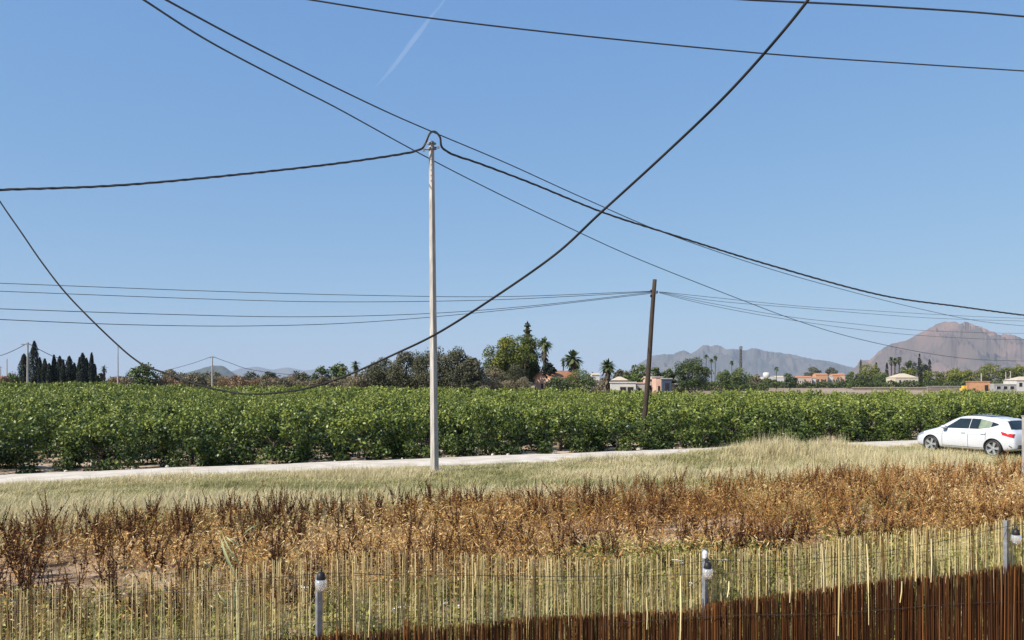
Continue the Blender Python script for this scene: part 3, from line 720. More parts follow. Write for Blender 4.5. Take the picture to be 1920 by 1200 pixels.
cable('twisted_cable', 'thick black twisted cable looping over the top of the concrete pole and running right',
      [(-60, 359, roadY(-60)), (0, 356, roadY(0)), (215, 348, roadY(215)), (430, 329, roadY(430)), (620, 308, roadY(620)), (740, 291, roadY(740)), (783, 282, 23.3), (796, 272, 23.3), (802, 257, 23.35), (809, 248, 23.4), (818, 248, 23.4), (825, 258, 23.4), (829, 276, 23.45), (850, 290, roadY(850)), (900, 307, roadY(900)), (1000, 345, roadY(1000)), (1130, 398, roadY(1130)), (1250, 437, roadY(1250)), (1440, 496, roadY(1440)), (1650, 553, roadY(1650)), (1800, 575, roadY(1800)), (1920, 591, roadY(1920)), (2000, 598, roadY(2000))], .016, twist=(1.15, .021), sub=10)
cable('overhead_wire', 'thin dark overhead wire passing just above the top of the concrete pole',
      [(255, -34, 11), (312, 0, 11.5), (500, 100, 14), (700, 198, 18), (808, 246, 21), (950, 306, 24), (1100, 374, 28), (1250, 438, 33), (1440, 503, 40), (1600, 548, 47), (1720, 578, 53), (1830, 601, 59), (1920, 611, 65), (2000, 616, 70)], .016, M['wire'])
cable('overhead_wire', 'thin dark overhead wire crossing behind the concrete pole a little below its top',
      [(210, -40, 12), (270, 0, 12.5), (400, 82, 15), (560, 166, 18), (640, 207, 20), (780, 284, 25), (900, 346, 28), (1040, 414, 32), (1200, 487, 37), (1400, 566, 44), (1500, 603, 48), (1600, 633, 52), (1720, 659, 58), (1820, 673, 63), (1920, 677, 68), (2000, 677, 72)], .018, M['wire'])
cable('overhead_wire', 'long dark wire crossing the upper sky from top centre to the right edge',
      [(500, -14, 13), (585, 0, 13), (800, 33, 13.5), (1100, 68, 14), (1440, 101, 15), (1700, 119, 16), (1920, 133, 17), (2000, 138, 17)], .0135, M['cable'])
cable('overhead_wire', 'short black wire cutting across the top right corner of the sky',
      [(1330, -6, 11), (1410, 0, 11), (1600, 9, 11.3), (1800, 21, 11.6), (1920, 31, 12), (2000, 38, 12)], .0135, M['cable'])
cable('sagging_cable', 'thick slack near cable hanging in a deep curve from the top right across the orchard',
      [(1560, -70, 5.6), (1515, 0, 5.8), (1440, 92, 6.1), (1350, 190, 6.4), (1240, 295, 6.8), (1125, 400, 7.1), (1040, 478, 7.4), (920, 562, 7.8), (820, 625, 8.1), (740, 664, 8.4), (650, 704, 8.8), (580, 727, 9.1), (500, 738, 9.4), (440, 736, 9.7), (380, 724, 9.9), (315, 701, 10.2), (265, 682, 10.4), (210, 637, 10.6), (130, 557, 10.9), (80, 494, 11.1), (40, 436, 11.3), (0, 378, 11.5), (-50, 300, 11.6)], .0112, mat('slack_cable', (.012, .013, .015), (.04, .038, .036), 3, .8, spec=.1), n=8)
gw = 'wires strung on the leaning wooden pole'
for lb, pts in (('highest thin wire running left from the leaning wooden pole', [(-60, 529, 28), (0, 531, 28), (400, 546, 30), (700, 554, 31.5), (950, 556, 33), (1222, 546, 34)]),
                ('second thin wire from the top running left from the leaning wooden pole', [(-60, 543, 28), (0, 546, 28), (400, 561, 30), (640, 566, 31), (900, 563, 32.5), (1100, 554, 33.5), (1222, 547, 34)]),
                ('third thin wire from the top running left from the leaning wooden pole', [(-60, 576, 24), (0, 579, 24.5), (300, 589, 27), (560, 594, 29), (800, 588, 31), (1000, 573, 32.5), (1222, 548, 34)]),
                ('lowest thin wire running left from the leaning wooden pole', [(-60, 595, 23), (0, 599, 23.5), (250, 609, 26), (480, 611, 28), (700, 603, 30.5), (960, 580, 32.5), (1222, 550, 34)]),
                ('highest thin wire running right from the leaning wooden pole', [(1236, 547, 34), (1350, 559, 36), (1500, 574, 39), (1640, 583, 42), (1800, 592, 46), (1920, 597, 49), (2000, 599, 51)]),
                ('second thin wire running right from the leaning wooden pole', [(1236, 547, 34), (1340, 564, 36), (1480, 576, 38), (1640, 589, 41), (1760, 597, 44), (1920, 602, 48), (2000, 603, 50)]),
                ('third thin wire running right from the leaning wooden pole', [(1236, 548, 34), (1330, 568, 36), (1480, 594, 39), (1600, 607, 42), (1720, 619, 45), (1850, 624, 48), (1920, 625, 50), (2000, 625, 52)]),
                ('lowest thin wire running right from the leaning wooden pole', [(1236, 549, 34), (1320, 570, 36), (1440, 593, 38), (1580, 614, 41), (1700, 627, 44), (1830, 635, 48), (1920, 637, 50), (2000, 638, 52)])):
    cable('overhead_wire', lb, pts, .013 if 'left' in lb else .010, M['wire'], group=gw)

# ------------------------------------------------------------------ parked car
car = thing('parked_car', 'white five door hatchback parked on the grass beside the track', 'car')
paint = mat('white_paint', (.52, .53, .55), (.57, .58, .60), 2, .25, spec=.5)
paint.node_tree.nodes['Principled BSDF'].inputs['Coat Weight'].default_value = .6
glass = mat('dark_glass', (.012, .018, .022), (.02, .028, .032), 2, .06, spec=.6)
pglass = mat('painted_view_glass', (.16, .20, .14), (.24, .28, .19), 6, .1, spec=.6)  # opaque pane: the bright view through it is put into the colour
plast = mat('grey_plastic', (.03, .03, .032), (.05, .05, .052), 8, .6)
chrome = mat('alloy', (.55, .56, .58), (.66, .67, .68), 8, .3, metal=.7)
red = mat('tail_light_red', (.42, .008, .012), (.55, .02, .02), 8, .15, spec=.6)
st = [ # x(front=0), top z, half width, belt z, roof half width, bottom z
 (0.00, .58, .55, .50, .42, .24), (.06, .68, .68, .60, .52, .20), (.25, .77, .78, .70, .58, .18), (.55, .86, .83, .79, .62, .18), (.90, .94, .85, .87, .64, .18),
 (1.08, 1.02, .855, .90, .62, .18), (1.35, 1.20, .86, .92, .58, .18), (1.65, 1.37, .86, .935, .555, .18), (1.95, 1.455, .862, .945, .55, .18), (2.35, 1.48, .865, .96, .555, .18),
 (2.80, 1.465, .866, .98, .55, .18), (3.20, 1.42, .862, 1.01, .53, .18), (3.50, 1.365, .855, 1.03, .50, .19), (3.64, 1.31, .84, 1.01, .48, .20), (3.80, 1.10, .81, .97, .50, .22), (3.90, .95, .78, .90, .54, .24), (4.00, .88, .74, .80, .55, .27), (4.05, .60, .66, .52, .50, .30)]
V = []; F = []; NP = 11
for (x_, zt, hw, be, hr, zb) in st:
    half = [(0, zb), (hw * .80, zb), (hw * .96, zb + .07), (hw * 1.0, (zb + be) * .47), (hw * 1.0, zb + (be - zb) * .72), (hw * .95, be), (hr + (hw * .95 - hr) * .30, be + (zt - be) * .58), (hr, zt - (zt - be) * .12), (hr * .85, zt - (zt - be) * .035), (hr * .5, zt - .004), (0, zt)]
    ring = [(x_, -a, b_) for a, b_ in half] + [(x_, a, b_) for a, b_ in reversed(half[1:-1])]
    V += ring
nr = 2 * NP - 2
for i in range(len(st) - 1):
    for k in range(nr): F.append((i * nr + k, i * nr + (k + 1) % nr, (i + 1) * nr + (k + 1) % nr, (i + 1) * nr + k))
F.append(tuple(range(nr - 1, -1, -1))); F.append(tuple(range((len(st) - 1) * nr, len(st) * nr)))
me = bpy.data.meshes.new('body'); me.from_pydata(V, [], F); bmx = bmesh.new(); bmx.from_mesh(me); bmesh.ops.recalc_face_normals(bmx, faces=bmx.faces); bmx.to_mesh(me); bmx.free()
tmp = bpy.data.objects.new('tmp', me); COL.objects.link(tmp)
md = tmp.modifiers.new('s', 'SUBSURF'); md.levels = 2; md.render_levels = 2
cutters = []
AX_F, AX_R, WR = .80, 3.29, .315
for ax in (AX_F, AX_R):
    for sy in (-1, 1):
        b_ = MB(); b_.lathe([(.001, -.16), (.365, -.16), (.365, .30), (.001, .30)], 32, (ax, sy * .80 if sy > 0 else -.94, .315), axis='Y')
        cme = b_.mesh('cut'); bmx = bmesh.new(); bmx.from_mesh(cme); bmesh.ops.remove_doubles(bmx, verts=bmx.verts, dist=.004); bmesh.ops.recalc_face_normals(bmx, faces=bmx.faces); bmx.to_mesh(cme); bmx.free()
        co = bpy.data.objects.new('cut', cme); COL.objects.link(co); cutters.append(co)
        bo = tmp.modifiers.new('b', 'BOOLEAN'); bo.object = co; bo.operation = 'DIFFERENCE'; bo.solver = 'EXACT'
dg = bpy.context.evaluated_depsgraph_get(); dg.update()
bm_e = bpy.data.meshes.new_from_object(tmp.evaluated_get(dg)); bm_e.name = 'body'
bm_e.materials.clear()
# solid shape for projecting panels: without the wheel cuts
for md_ in list(tmp.modifiers):
    if md_.type == 'BOOLEAN': tmp.modifiers.remove(md_)
dg.update(); solid = bpy.data.meshes.new_from_object(tmp.evaluated_get(bpy.context.evaluated_depsgraph_get()))
bvh = BVHTree.FromPolygons([v.co.copy() for v in solid.vertices], [list(p.vertices) for p in solid.polygons])
for o_ in [tmp] + cutters: bpy.data.objects.remove(o_, do_unlink=True)
bm_e.polygons.foreach_set('use_smooth', [True] * len(bm_e.polygons))
body = obj('body', bm_e, paint, car)
try: bm_e.set_sharp_from_angle(angle=R(40))
except Exception: pass
def panel(name, corners, axis_, m, off=.006, nn_=8, parent=None, th=.004):
    """corners in the projection plane (a,b) of a quad; projected on the body along axis"""
    o_ = MB(); V = []; 
    c = [Vector(p) for p in corners]
    for j in range(nn_ + 1):
        for i in range(nn_ + 1):
            u, v = i / nn_, j / nn_
            q = c[0].lerp(c[1], u).lerp(c[3].lerp(c[2], u), v)
            if axis_ in ('L', 'R'):
                sgn = -1 if axis_ == 'L' else 1; org = Vector((q.x, sgn * 3, q.y)); dr = Vector((0, -sgn, 0))
            elif axis_ == 'B': org = Vector((8, q.x, q.y)); dr = Vector((-1, 0, 0))
            elif axis_ == 'F': org = Vector((-3, q.x, q.y)); dr = Vector((1, 0, 0))
            else: org = Vector((q.x, q.y, 4)); dr = Vector((0, 0, -1))
            hit = bvh.ray_cast(org, dr)
            p = hit[0] + hit[1] * off if hit[0] else org + dr * 2.2
            if hit[0] and hit[1].dot(dr) > 0: p = hit[0] - hit[1] * off
            V.append(p)
    F = [(j * (nn_ + 1) + i, j * (nn_ + 1) + i + 1, (j + 1) * (nn_ + 1) + i + 1, (j + 1) * (nn_ + 1) + i) for j in range(nn_) for i in range(nn_)]
    o_.add(V, F); ob = o_.build(name, m, parent or car, True)
    s_ = ob.modifiers.new('t', 'SOLIDIFY'); s_.thickness = th; s_.offset = 0
    return ob
for sd_ in ('L', 'R'):
    panel('window', [(1.36, .965), (2.345, .985), (2.325, 1.35), (1.86, 1.335)], sd_, glass)
    panel('window', [(2.37, .985), (2.72, .99), (2.70, 1.345), (2.35, 1.35)], sd_, glass)
    panel('window', [(2.725, .99), (3.16, 1.06), (3.14, 1.26), (2.705, 1.345)], sd_, pglass)
    panel('window', [(3.175, 1.065), (3.42, 1.15), (3.40, 1.19), (3.155, 1.255)], sd_, glass)
    for a_ in ((1.28, .30), (2.33, .30), (3.02, .62)):     # door gaps
        panel('door_gap', [(a_[0], a_[1]), (a_[0] + .012, a_[1]), (a_[0] + .03, .93), (a_[0] + .018, .93)], sd_, plast, .003, 6)
    panel('sill_gap', [(1.28, .30), (3.0, .30), (3.0, .312), (1.28, .312)], sd_, plast, .003, 8)
    for hx in (2.08, 2.86): panel('door_handle', [(hx, .81), (hx + .17, .815), (hx + .17, .845), (hx, .84)], sd_, paint, .03, 4, th=.02)
    panel('side_crease', [(1.0, .735), (3.6, .80), (3.6, .812), (1.0, .747)], sd_, paint, .006, 12)
    panel('tail_light', [(3.64, .82), (3.99, .72), (3.97, .85), (3.58, .93)], sd_, red, .010, 6)
    panel('headlight', [(.12, .58), (.50, .72), (.52, .79), (.16, .68)], sd_, chrome, .008, 6)
    panel('bumper_reflector', [(3.86, .42), (3.94, .36), (3.93, .40), (3.85, .47)], sd_, plast, .008, 4)
panel('rear_window', [(-.60, 1.01), (.60, 1.01), (.46, 1.29), (-.46, 1.29)], 'B', glass, .008)
panel('spoiler', [(3.44, -.47), (3.62, -.44), (3.62, .44), (3.44, .47)], 'T', paint, .02, 8, th=.02)
panel('windscreen', [(1.12, -.60), (1.72, -.50), (1.72, .50), (1.12, .60)], 'T', glass)
panel('sunroof', [(2.0, -.46), (3.0, -.44), (3.0, .44), (2.0, .46)], 'T', mat('roof_glass', (.05, .07, .13), (.06, .08, .15), 2, .12, spec=.6), .012)
panel('number_plate', [(-.26, .66), (.26, .66), (.26, .76), (-.26, .76)], 'B', mat('plate', (.7, .7, .68), (.75, .75, .72), 3, .5), .012, 3)
panel('badge', [(-.06, .86), (.06, .86), (.06, .92), (-.06, .92)], 'B', plast, .014, 3)
panel('bumper_insert', [(-.60, .34), (.60, .34), (.56, .47), (-.56, .47)], 'B', plast, .010, 6)
panel('grille', [(-.45, .36), (.45, .36), (.45, .52), (-.45, .52)], 'F', plast, .01, 5)
def wheel(ax, sy):
    w = obj('wheel', None, None, car, (ax, sy * .745, WR))
    b_ = MB(); b_.lathe([(.235, -.10), (.27, -.105), (.300, -.10), (WR, -.07), (WR, .07), (.300, .10), (.27, .105), (.235, .10)], 36, axis='Y'); b_.build('tyre', M['black'], w, True)
    b_ = MB(); b_.lathe([(.225, -.095), (.245, -.102), (.235, -.07), (.22, 0), (.235, .07), (.245, .102), (.225, .095)], 36, axis='Y')
    for i in range(5):
        for dlt in (-.13, .13):
            a = 2 * math.pi * i / 5 + dlt; c_, s_ = math.cos(a), math.sin(a); yy = sy * .075
            p0 = Vector((c_ * .04, yy, s_ * .04)); p1 = Vector((c_ * .235, yy + sy * .012, s_ * .235)); nv = Vector((-s_, 0, c_)) * .024; tv = Vector((0, -sy * .03, 0))
            b_.add([p0 - nv, p0 + nv, p1 + nv, p1 - nv, p0 - nv + tv, p0 + nv + tv, p1 + nv + tv, p1 - nv + tv], [(0, 1, 2, 3), (7, 6, 5, 4), (0, 4, 5, 1), (1, 5, 6, 2), (2, 6, 7, 3), (3, 7, 4, 0)])
    b_.lathe([(.001, sy * .088), (.04, sy * .085), (.05, sy * .06)], 16, axis='Y'); b_.build('rim', chrome, w)
    b_ = MB(); b_.lathe([(.001, sy * .02), (.19, sy * .02)], 24, axis='Y'); b_.build('brake_disc', plast, w)
for ax in (AX_F, AX_R):
    for sy in (-1, 1): wheel(ax, sy)
for ax in (AX_F, AX_R):
    for sy in (-1, 1): b_ = MB(); b_.lathe([(.36, sy * .63), (.36, sy * .79)], 28, (ax, 0, .315), axis='Y'); b_.lathe([(.36, sy * .63), (.001, sy * .63)], 28, (ax, 0, .315), axis='Y'); b_.build('wheel_arch_liner', plast, car)
for sy in (-1, 1):
    b_ = MB(); V = []; 
    for (x_, sc_) in ((1.34, .5), (1.37, 1.), (1.45, 1.05), (1.50, .8)):
        for k in range(10): a = 2 * math.pi * k / 10; V.append((x_ + .01, sy * (.93 + .10 * sc_ * math.cos(a)), 1.01 + .065 * sc_ * math.sin(a)))
    b_.add(V, [(i * 10 + k, i * 10 + (k + 1) % 10, i * 10 + 10 + (k + 1) % 10, i * 10 + 10 + k) for i in range(3) for k in range(10)] + [tuple(range(9, -1, -1)), tuple(range(30, 40))])
    mo = b_.build('mirror', paint, car, True); b_ = MB(); b_.box((1.42, sy * .86, .955), (.10, .10, .05)); b_.build('mirror_arm', plast, mo)
# place: local +x runs front -> rear
pf = Vector((XP(1748, 31.2), 31.2, 0)); pr = Vector((XP(1861, 29.0), 29.0, 0)); dr = (pr - pf).normalized(); ang = math.atan2(dr.y, dr.x)
# visible wheels are on the car's left flank (local -y when x points rearwards)
off = Matrix.Rotation(ang, 3, 'Z') @ Vector((AX_F, -.745, 0))
car.rotation_euler = (0, 0, ang); car.location = pf - off + Vector((0, 0, .02))

# ------------------------------------------------------------------ background trees
def tree(kind, name, label, px, topy, wpx, D, m, group=None, n=1500, basez=.3, squash=1.0, leaf=.40, K=26, low=.12, cat='tree', cx=None):
    x = XP(px, D); h = ZP(topy, D); w = wpx * D / FPX
    t = thing(name, label, cat, (x, D, 0), random.uniform(0, 6.28), group)
    cz = h * (1 + low) / 2; rz_ = h * (1 - low) / 2
    L = leaf * D / 150; n = int(n * 2.0); wm_ = min(w, h); w *= 1.16
    if kind == 'round': V, F, T = crown_cloud(n, (0, 0, cz), (w / 2, w / 2, rz_ * 1.04), K, wm_ * .19, L, L * .8, .6)
    elif kind == 'pine':
        V, F, T = crown_cloud(n, (0, 0, cz + rz_ * .08), (w / 2, w / 2, rz_ * 1.0), K, wm_ * .15, L, L * .75, .5, outward=.7)
    elif kind == 'scrub': V, F, T = crown_cloud(n, (0, 0, h * .45), (w / 2, w / 2 * .6, h * .62), K, wm_ * .2, L, L * .6, .5, tintz=.1)
    obj('crown', raw_mesh('crown', V, F, T), m, t)
    obj('trunk', trunk_mesh('trunk', h * .7, max(.08, h * .022), 6, w * .3), M['bark'], t)
    return t
def cypress(label, px, topy, wpx, D, n=900, m=None, group=None, lean=0.):
    x = XP(px, D); h = ZP(topy, D); w = wpx * D / FPX
    t = thing('cypress_tree', label, 'tree', (x, D, 0), 0, group)
    z = rng.uniform(.03, 1, n); a = rng.uniform(0, 6.28, n); r = w / 2 * np.sin(np.clip(z * .86 + .14, 0, 1) * math.pi) ** .6 * (1 + .22 * np.sin(a * 3 + z * 14)) * rng.uniform(.55, 1.05, n)
    r = np.maximum(r, w * .04)
    C = np.stack([np.cos(a) * r + lean * z * h, np.sin(a) * r, z * h], -1); Nn = unit(np.stack([np.cos(a), np.sin(a), np.full(n, .3)], -1) + rng.normal(size=(n, 3)) * .5)
    L = .5 * D / 190; V, F = leaves(C, Nn, L * rng.uniform(.7, 1.3, n), L * .4, .0)
    obj('crown', raw_mesh('crown', V, F, np.repeat(np.clip(rng.normal(.4, .2, n), 0, 1), 4)), m or M['dgreen'], t)
    obj('trunk', trunk_mesh('trunk', h * .8, .12, 0), M['bark'], t)
    return t
def palm(label, px, topy, wpx, D, trunkpx=4, skirt=.3, nf=46, group=None, m=None, bushy=1.0):
    x = XP(px, D); h = ZP(topy, D); R_ = wpx * D / FPX / 2 * 1.12; t = thing('palm_tree', label, 'tree', (x, D, 0), 0, group)
    hc = h - R_ * .98; mb = MB(); rt_ = min(trunkpx, 6) * D / FPX / 2 * .8
    mb.tube([(random.uniform(-.1, .1), 0, hc * i / 6) for i in range(7)], [rt_ * (1.2 - .3 * i / 6) for i in range(7)], 8); mb.build('trunk', M['bark'], t, True)
    def frond(mbb, a, el, L, w, tint, drp):
        ca, sa = math.cos(a), math.sin(a); pts = []
        for i in range(5):
            s_ = i / 4; rr = L * (s_ * math.cos(el) + .0); z = L * (s_ * math.sin(el) - drp * s_ * s_)
            pts.append(Vector((ca * rr, sa * rr, z)))
        V = []; 
        for i, p in enumerate(pts):
            ww = w * (.25, .7, 1, .8, .15)[i]; sdv = Vector((-sa, ca, 0))
            V += [p + sdv * ww + Vector((0, 0, -ww * .45)), p, p - sdv * ww + Vector((0, 0, -ww * .45))]
        F = []
        for i in range(4): F += [(i * 3, i * 3 + 1, i * 3 + 4, i * 3 + 3), (i * 3 + 1, i * 3 + 2, i * 3 + 5, i * 3 + 4)]
        mbb.add([v + Vector((0, 0, hc)) for v in V], F, tint)
    mb = MB()
    for i in range(nf): frond(mb, random.uniform(0, 6.28), random.uniform(-.95, 1.45), R_ * random.uniform(.8, 1.1), R_ * .13 * bushy, random.uniform(.2, .9), random.uniform(.15, .55))
    mb.build('crown', m or M['palm'], t)
    if skirt:
        mb = MB()
        for i in range(int(nf * 1.3)):
            q = MB(); z0 = -random.uniform(0, 1) * h * skirt
            frond(q, random.uniform(0, 6.28), random.uniform(-1.4, -.5), R_ * random.uniform(.45, .95), R_ * .14, random.uniform(.2, .9), .35); q.v = [(v[0], v[1], v[2] + z0) for v in q.v]; mb.add(q.v, q.f, random.uniform(.1, .9))
        mb.build('dead_fronds', M['thatch'], t)
    return t
# dark cypress group, far left
gcy = 'dark cypresses at the far left'
for px, ty, w, lb in ((46, 664, 17, 'broad low dark cypress at the left end of the cypress row behind the grey pole'), (62, 640, 16, 'tallest dark cypress of the row at the far left'),
    (74, 671, 9, 'small dark cypress just right of the tallest one'), (83, 673, 10, 'pointed dark cypress, third to the right of the tallest one'), (93, 682, 10, 'shortest dark cypress in the left half of the row'),
    (102, 666, 8, 'thin needle shaped cypress left of the row centre'), (111, 668, 11, 'dark cypress with a forked top at the row centre'), (117, 675, 8, 'low cypress tucked against the fork topped one'),
    (129, 668, 13, 'wide leaning cypress right of the row centre'), (139, 681, 9, 'low dark cypress between the wide leaning one and the tall pair'), (148, 670, 8, 'slim cypress just left of the second tallest one'),
    (155, 662, 13, 'second tallest cypress in the right half of the row'), (162, 672, 9, 'cypress shoulder just right of the second tallest one'), (171, 662, 8, 'slender tall cypress near the right end of the row'), (176, 683, 8, 'last low cypress at the right end of the row')):
    cypress(lb, px, ty, w * 1.2, 190 + random.uniform(-3, 3), 2600, group=gcy, lean=.02 * random.uniform(-1, 1.5))
tree('scrub', 'bush', 'dark hedge mass at the foot of the cypress row', 118, 694, 128, 193, M['dgreen'], n=3600, K=80, cat='bush')
palm('small stubby palm just right of the cypress row', 195, 682, 14, 190, 5, .3, 30)
tree('round', 'bush', 'pale olive bush between the cypress row and the stubby palm', 186, 697, 18, 192, M['bush'], n=500, cat='bush')
tree('scrub', 'bush', 'small green bush under the left grey pole', 22, 702, 40, 175, M['bush'], n=600, cat='bush')
tree('scrub', 'bush', 'rusty brown bush at the far left edge by the orchard', 8, 706, 24, 165, M['rust'], n=500, cat='bush')
for px, ty, w, D, k, lb in ((222, 707, 48, 165, 'rust', 'low rust brown scrub right of the cypress row'), (238, 709, 36, 160, 'scrub', 'dark brown low scrub beside the rusty scrub'),
    (268, 683, 52, 170, 'bush', 'rounded olive green bush under the low point of the left slack cable'), (318, 694, 74, 185, 'scrub', 'tan brown scrub thicket right of the rounded olive bush'),
    (312, 690, 14, 200, 'grey', 'small dark tree top poking above the tan thicket'), (365, 703, 70, 180, 'scrub', 'brown thicket in front of the small blue hill'),
    (395, 699, 60, 200, 'grey', 'grey green trees at the foot of the blue hill'), (440, 705, 60, 175, 'rust', 'reddish brown thicket right of the thin grey pole'),
    (470, 698, 34, 230, 'grey', 'hazy grey green tree behind the reddish thicket'), (505, 697, 32, 240, 'grey', 'small rounded hazy tree left of the two green trees'),
    (520, 710, 90, 170, 'scrub', 'long low brown thicket before the hazy trees'), (560, 698, 46, 215, 'grey', 'grey tree clump just left of the two green trees'),
    (602, 685, 34, 175, 'bush', 'left one of the two small green trees left of centre'), (636, 682, 44, 180, 'bush', 'right one of the two small green trees left of centre'),
    (612, 708, 70, 160, 'scrub', 'dull brown thicket below the two green trees'), (690, 690, 50, 165, 'grey', 'low olive grey bush between the short palm and the big grey trees'),
    (680, 704, 70, 150, 'scrub', 'beige reed thicket under the short palm'), (745, 704, 80, 145, 'scrub', 'greenish tan thicket at the foot of the big grey trees'),
    (790, 707, 70, 138, 'rust', 'orange brown dry scrub just left of the concrete pole'), (830, 715, 40, 135, 'rust', 'rusty low scrub just right of the concrete pole')):
    tree('scrub' if k in ('scrub', 'rust') else 'round', 'bush' if k in ('scrub', 'rust') else 'tree', lb, px, ty, w, D, M[k], n=1100 if w > 40 else 600, K=40, low=.05, cat='bush' if k in ('scrub', 'rust') else 'tree')
palm('short thick headed palm left of the big grey trees', 667, 671, 22, 170, 8, .45, 50)
for px, ty, w, D, lb in ((722, 668, 56, 142, 'leftmost and lowest of the big grey green trees'), (762, 656, 66, 136, 'big grey green tree left of the concrete pole'), (812, 650, 74, 134, 'big grey green tree directly behind the concrete pole'),
                         (858, 652, 70, 132, 'big grey green tree just right of the concrete pole'), (884, 666, 44, 130, 'dark rightmost one of the big grey green trees')):
    tree('round', 'tree', lb, px, ty, w, D, M['grey'], n=4200, K=46, low=.02, leaf=.30, group='big grey green trees behind the concrete pole')
tree('scrub', 'bush', 'dull brown thicket between the grey trees and the pine', 925, 690, 70, 136, M['scrub'], n=1500, K=40, leaf=.28, cat='bush')
tree('scrub', 'bush', 'dark brown bare bush in front of the pine', 968, 684, 50, 134, M['grey'], n=1500, K=40, leaf=.25, cat='bush')
tree('pine', 'pine_tree', 'large rounded yellow green pine right of the concrete pole', 950, 632, 88, 142, M['pine'], n=7000, K=56, low=.08, leaf=.32)
tree('pine', 'pine_tree', 'darker taller pine behind the large rounded pine', 985, 628, 70, 149, M['bush'], n=5500, K=44, low=.06, leaf=.32)
# tall tiered conifer
t = thing('norfolk_pine', 'tall thin tiered conifer spire rising above the large pine', 'tree', (XP(989, 152), 152, 0)); h = ZP(601, 152)
mb = MB(); mb.tube([(0, 0, 0), (0, 0, h)], [.25, .04], 6); mb.build('trunk', M['bark'], t)
C = []
for i in range(30):
    z = h * (.35 + .64 * i / 30); rr = 1.7 * (1 - (i / 30) ** .8) + .22 + .25 * math.sin(i * 1.9)
    for a in np.arange(0, 6.28, .55):
        for q in range(8): s_ = (q + 1) / 8; C.append((math.cos(a + i) * rr * s_, math.sin(a + i) * rr * s_, z + rr * .15 * s_ + random.uniform(-.12, .12)))
C = np.array(C); V, F = leaves(C, unit(rng.normal(size=C.shape) + np.array([0, 0, .8])), .42, .24); obj('crown', raw_mesh('crown', V, F, np.repeat(rng.uniform(.2, .7, len(C)), 4)), M['grey'], t)
palm('tall dark palm touching the right side of the large pine', 1021, 626, 30, 146, 8, .5, 70)
tree('round', 'tree', 'small dark tree at the right foot of the tall dark palm', 1030, 676, 26, 143, M['dgreen'], n=900, low=.1)
palm('small distant palm left of the stout palm', 1056, 668, 13, 175, 3, .1, 26)
palm('stout palm with a shaggy crown behind the orange roof', 1074, 650, 38, 148, 14, .55, 90)
palm('squat palm with a dead brown skirt right of the pink house', 1139, 666, 34, 140, 13, .65, 80)
tree('round', 'bush', 'bright green bush right of the pink house gable', 1084, 694, 56, 136, M['bush'], n=1600, K=30, leaf=.25, cat='bush')
tree('round', 'bush', 'dark bluish green bush in front of the pink house gable', 1046, 708, 40, 134, M['palm'], n=1600, K=30, leaf=.25, cat='bush')
tree('round', 'bush', 'dark green bush at the right end of the pink house', 1108, 707, 26, 132, M['palm'], n=800, K=20, leaf=.25, cat='bush')
tree('scrub', 'bush', 'sandy brown low bush between the squat palm and the sheds', 1122, 715, 30, 131, M['scrub'], n=600, leaf=.25, cat='bush')
for px, ty, w, D, k, lb in ((1168, 690, 34, 210, 'grey', 'hazy olive tree behind the small tiled hut'), (1200, 684, 38, 215, 'bush', 'yellow green tree behind the long shed'), (1232, 686, 40, 205, 'bush', 'green tree behind the brown shed'),
    (1258, 689, 24, 200, 'palm', 'small dark tree behind the blue container'), (1180, 702, 40, 160, 'bush', 'light green bush behind the long shed roof')):
    tree('round', 'tree', lb, px, ty, w, D, M[k], n=900, K=24)
tree('round', 'tree', 'round dark green tree standing alone right of the leaning wooden pole', 1298, 671, 66, 138, M['palm'], n=4500, K=44, low=.06, leaf=.26)
for px, ty, lb in ((1324, 662, 'leftmost thin tall palm of the distant trio'), (1341, 664, 'rightmost thin tall palm of the distant trio'), (1334, 670, 'middle thin palm of the distant trio'), (1372, 674, 'single thin palm between the trio and the mast'), (1456, 685, 'small distant palm beside the white water tank')):
    palm(lb, px, ty, 10, 340, 1.6, .0, 36, bushy=1.8, group='distant thin palms')
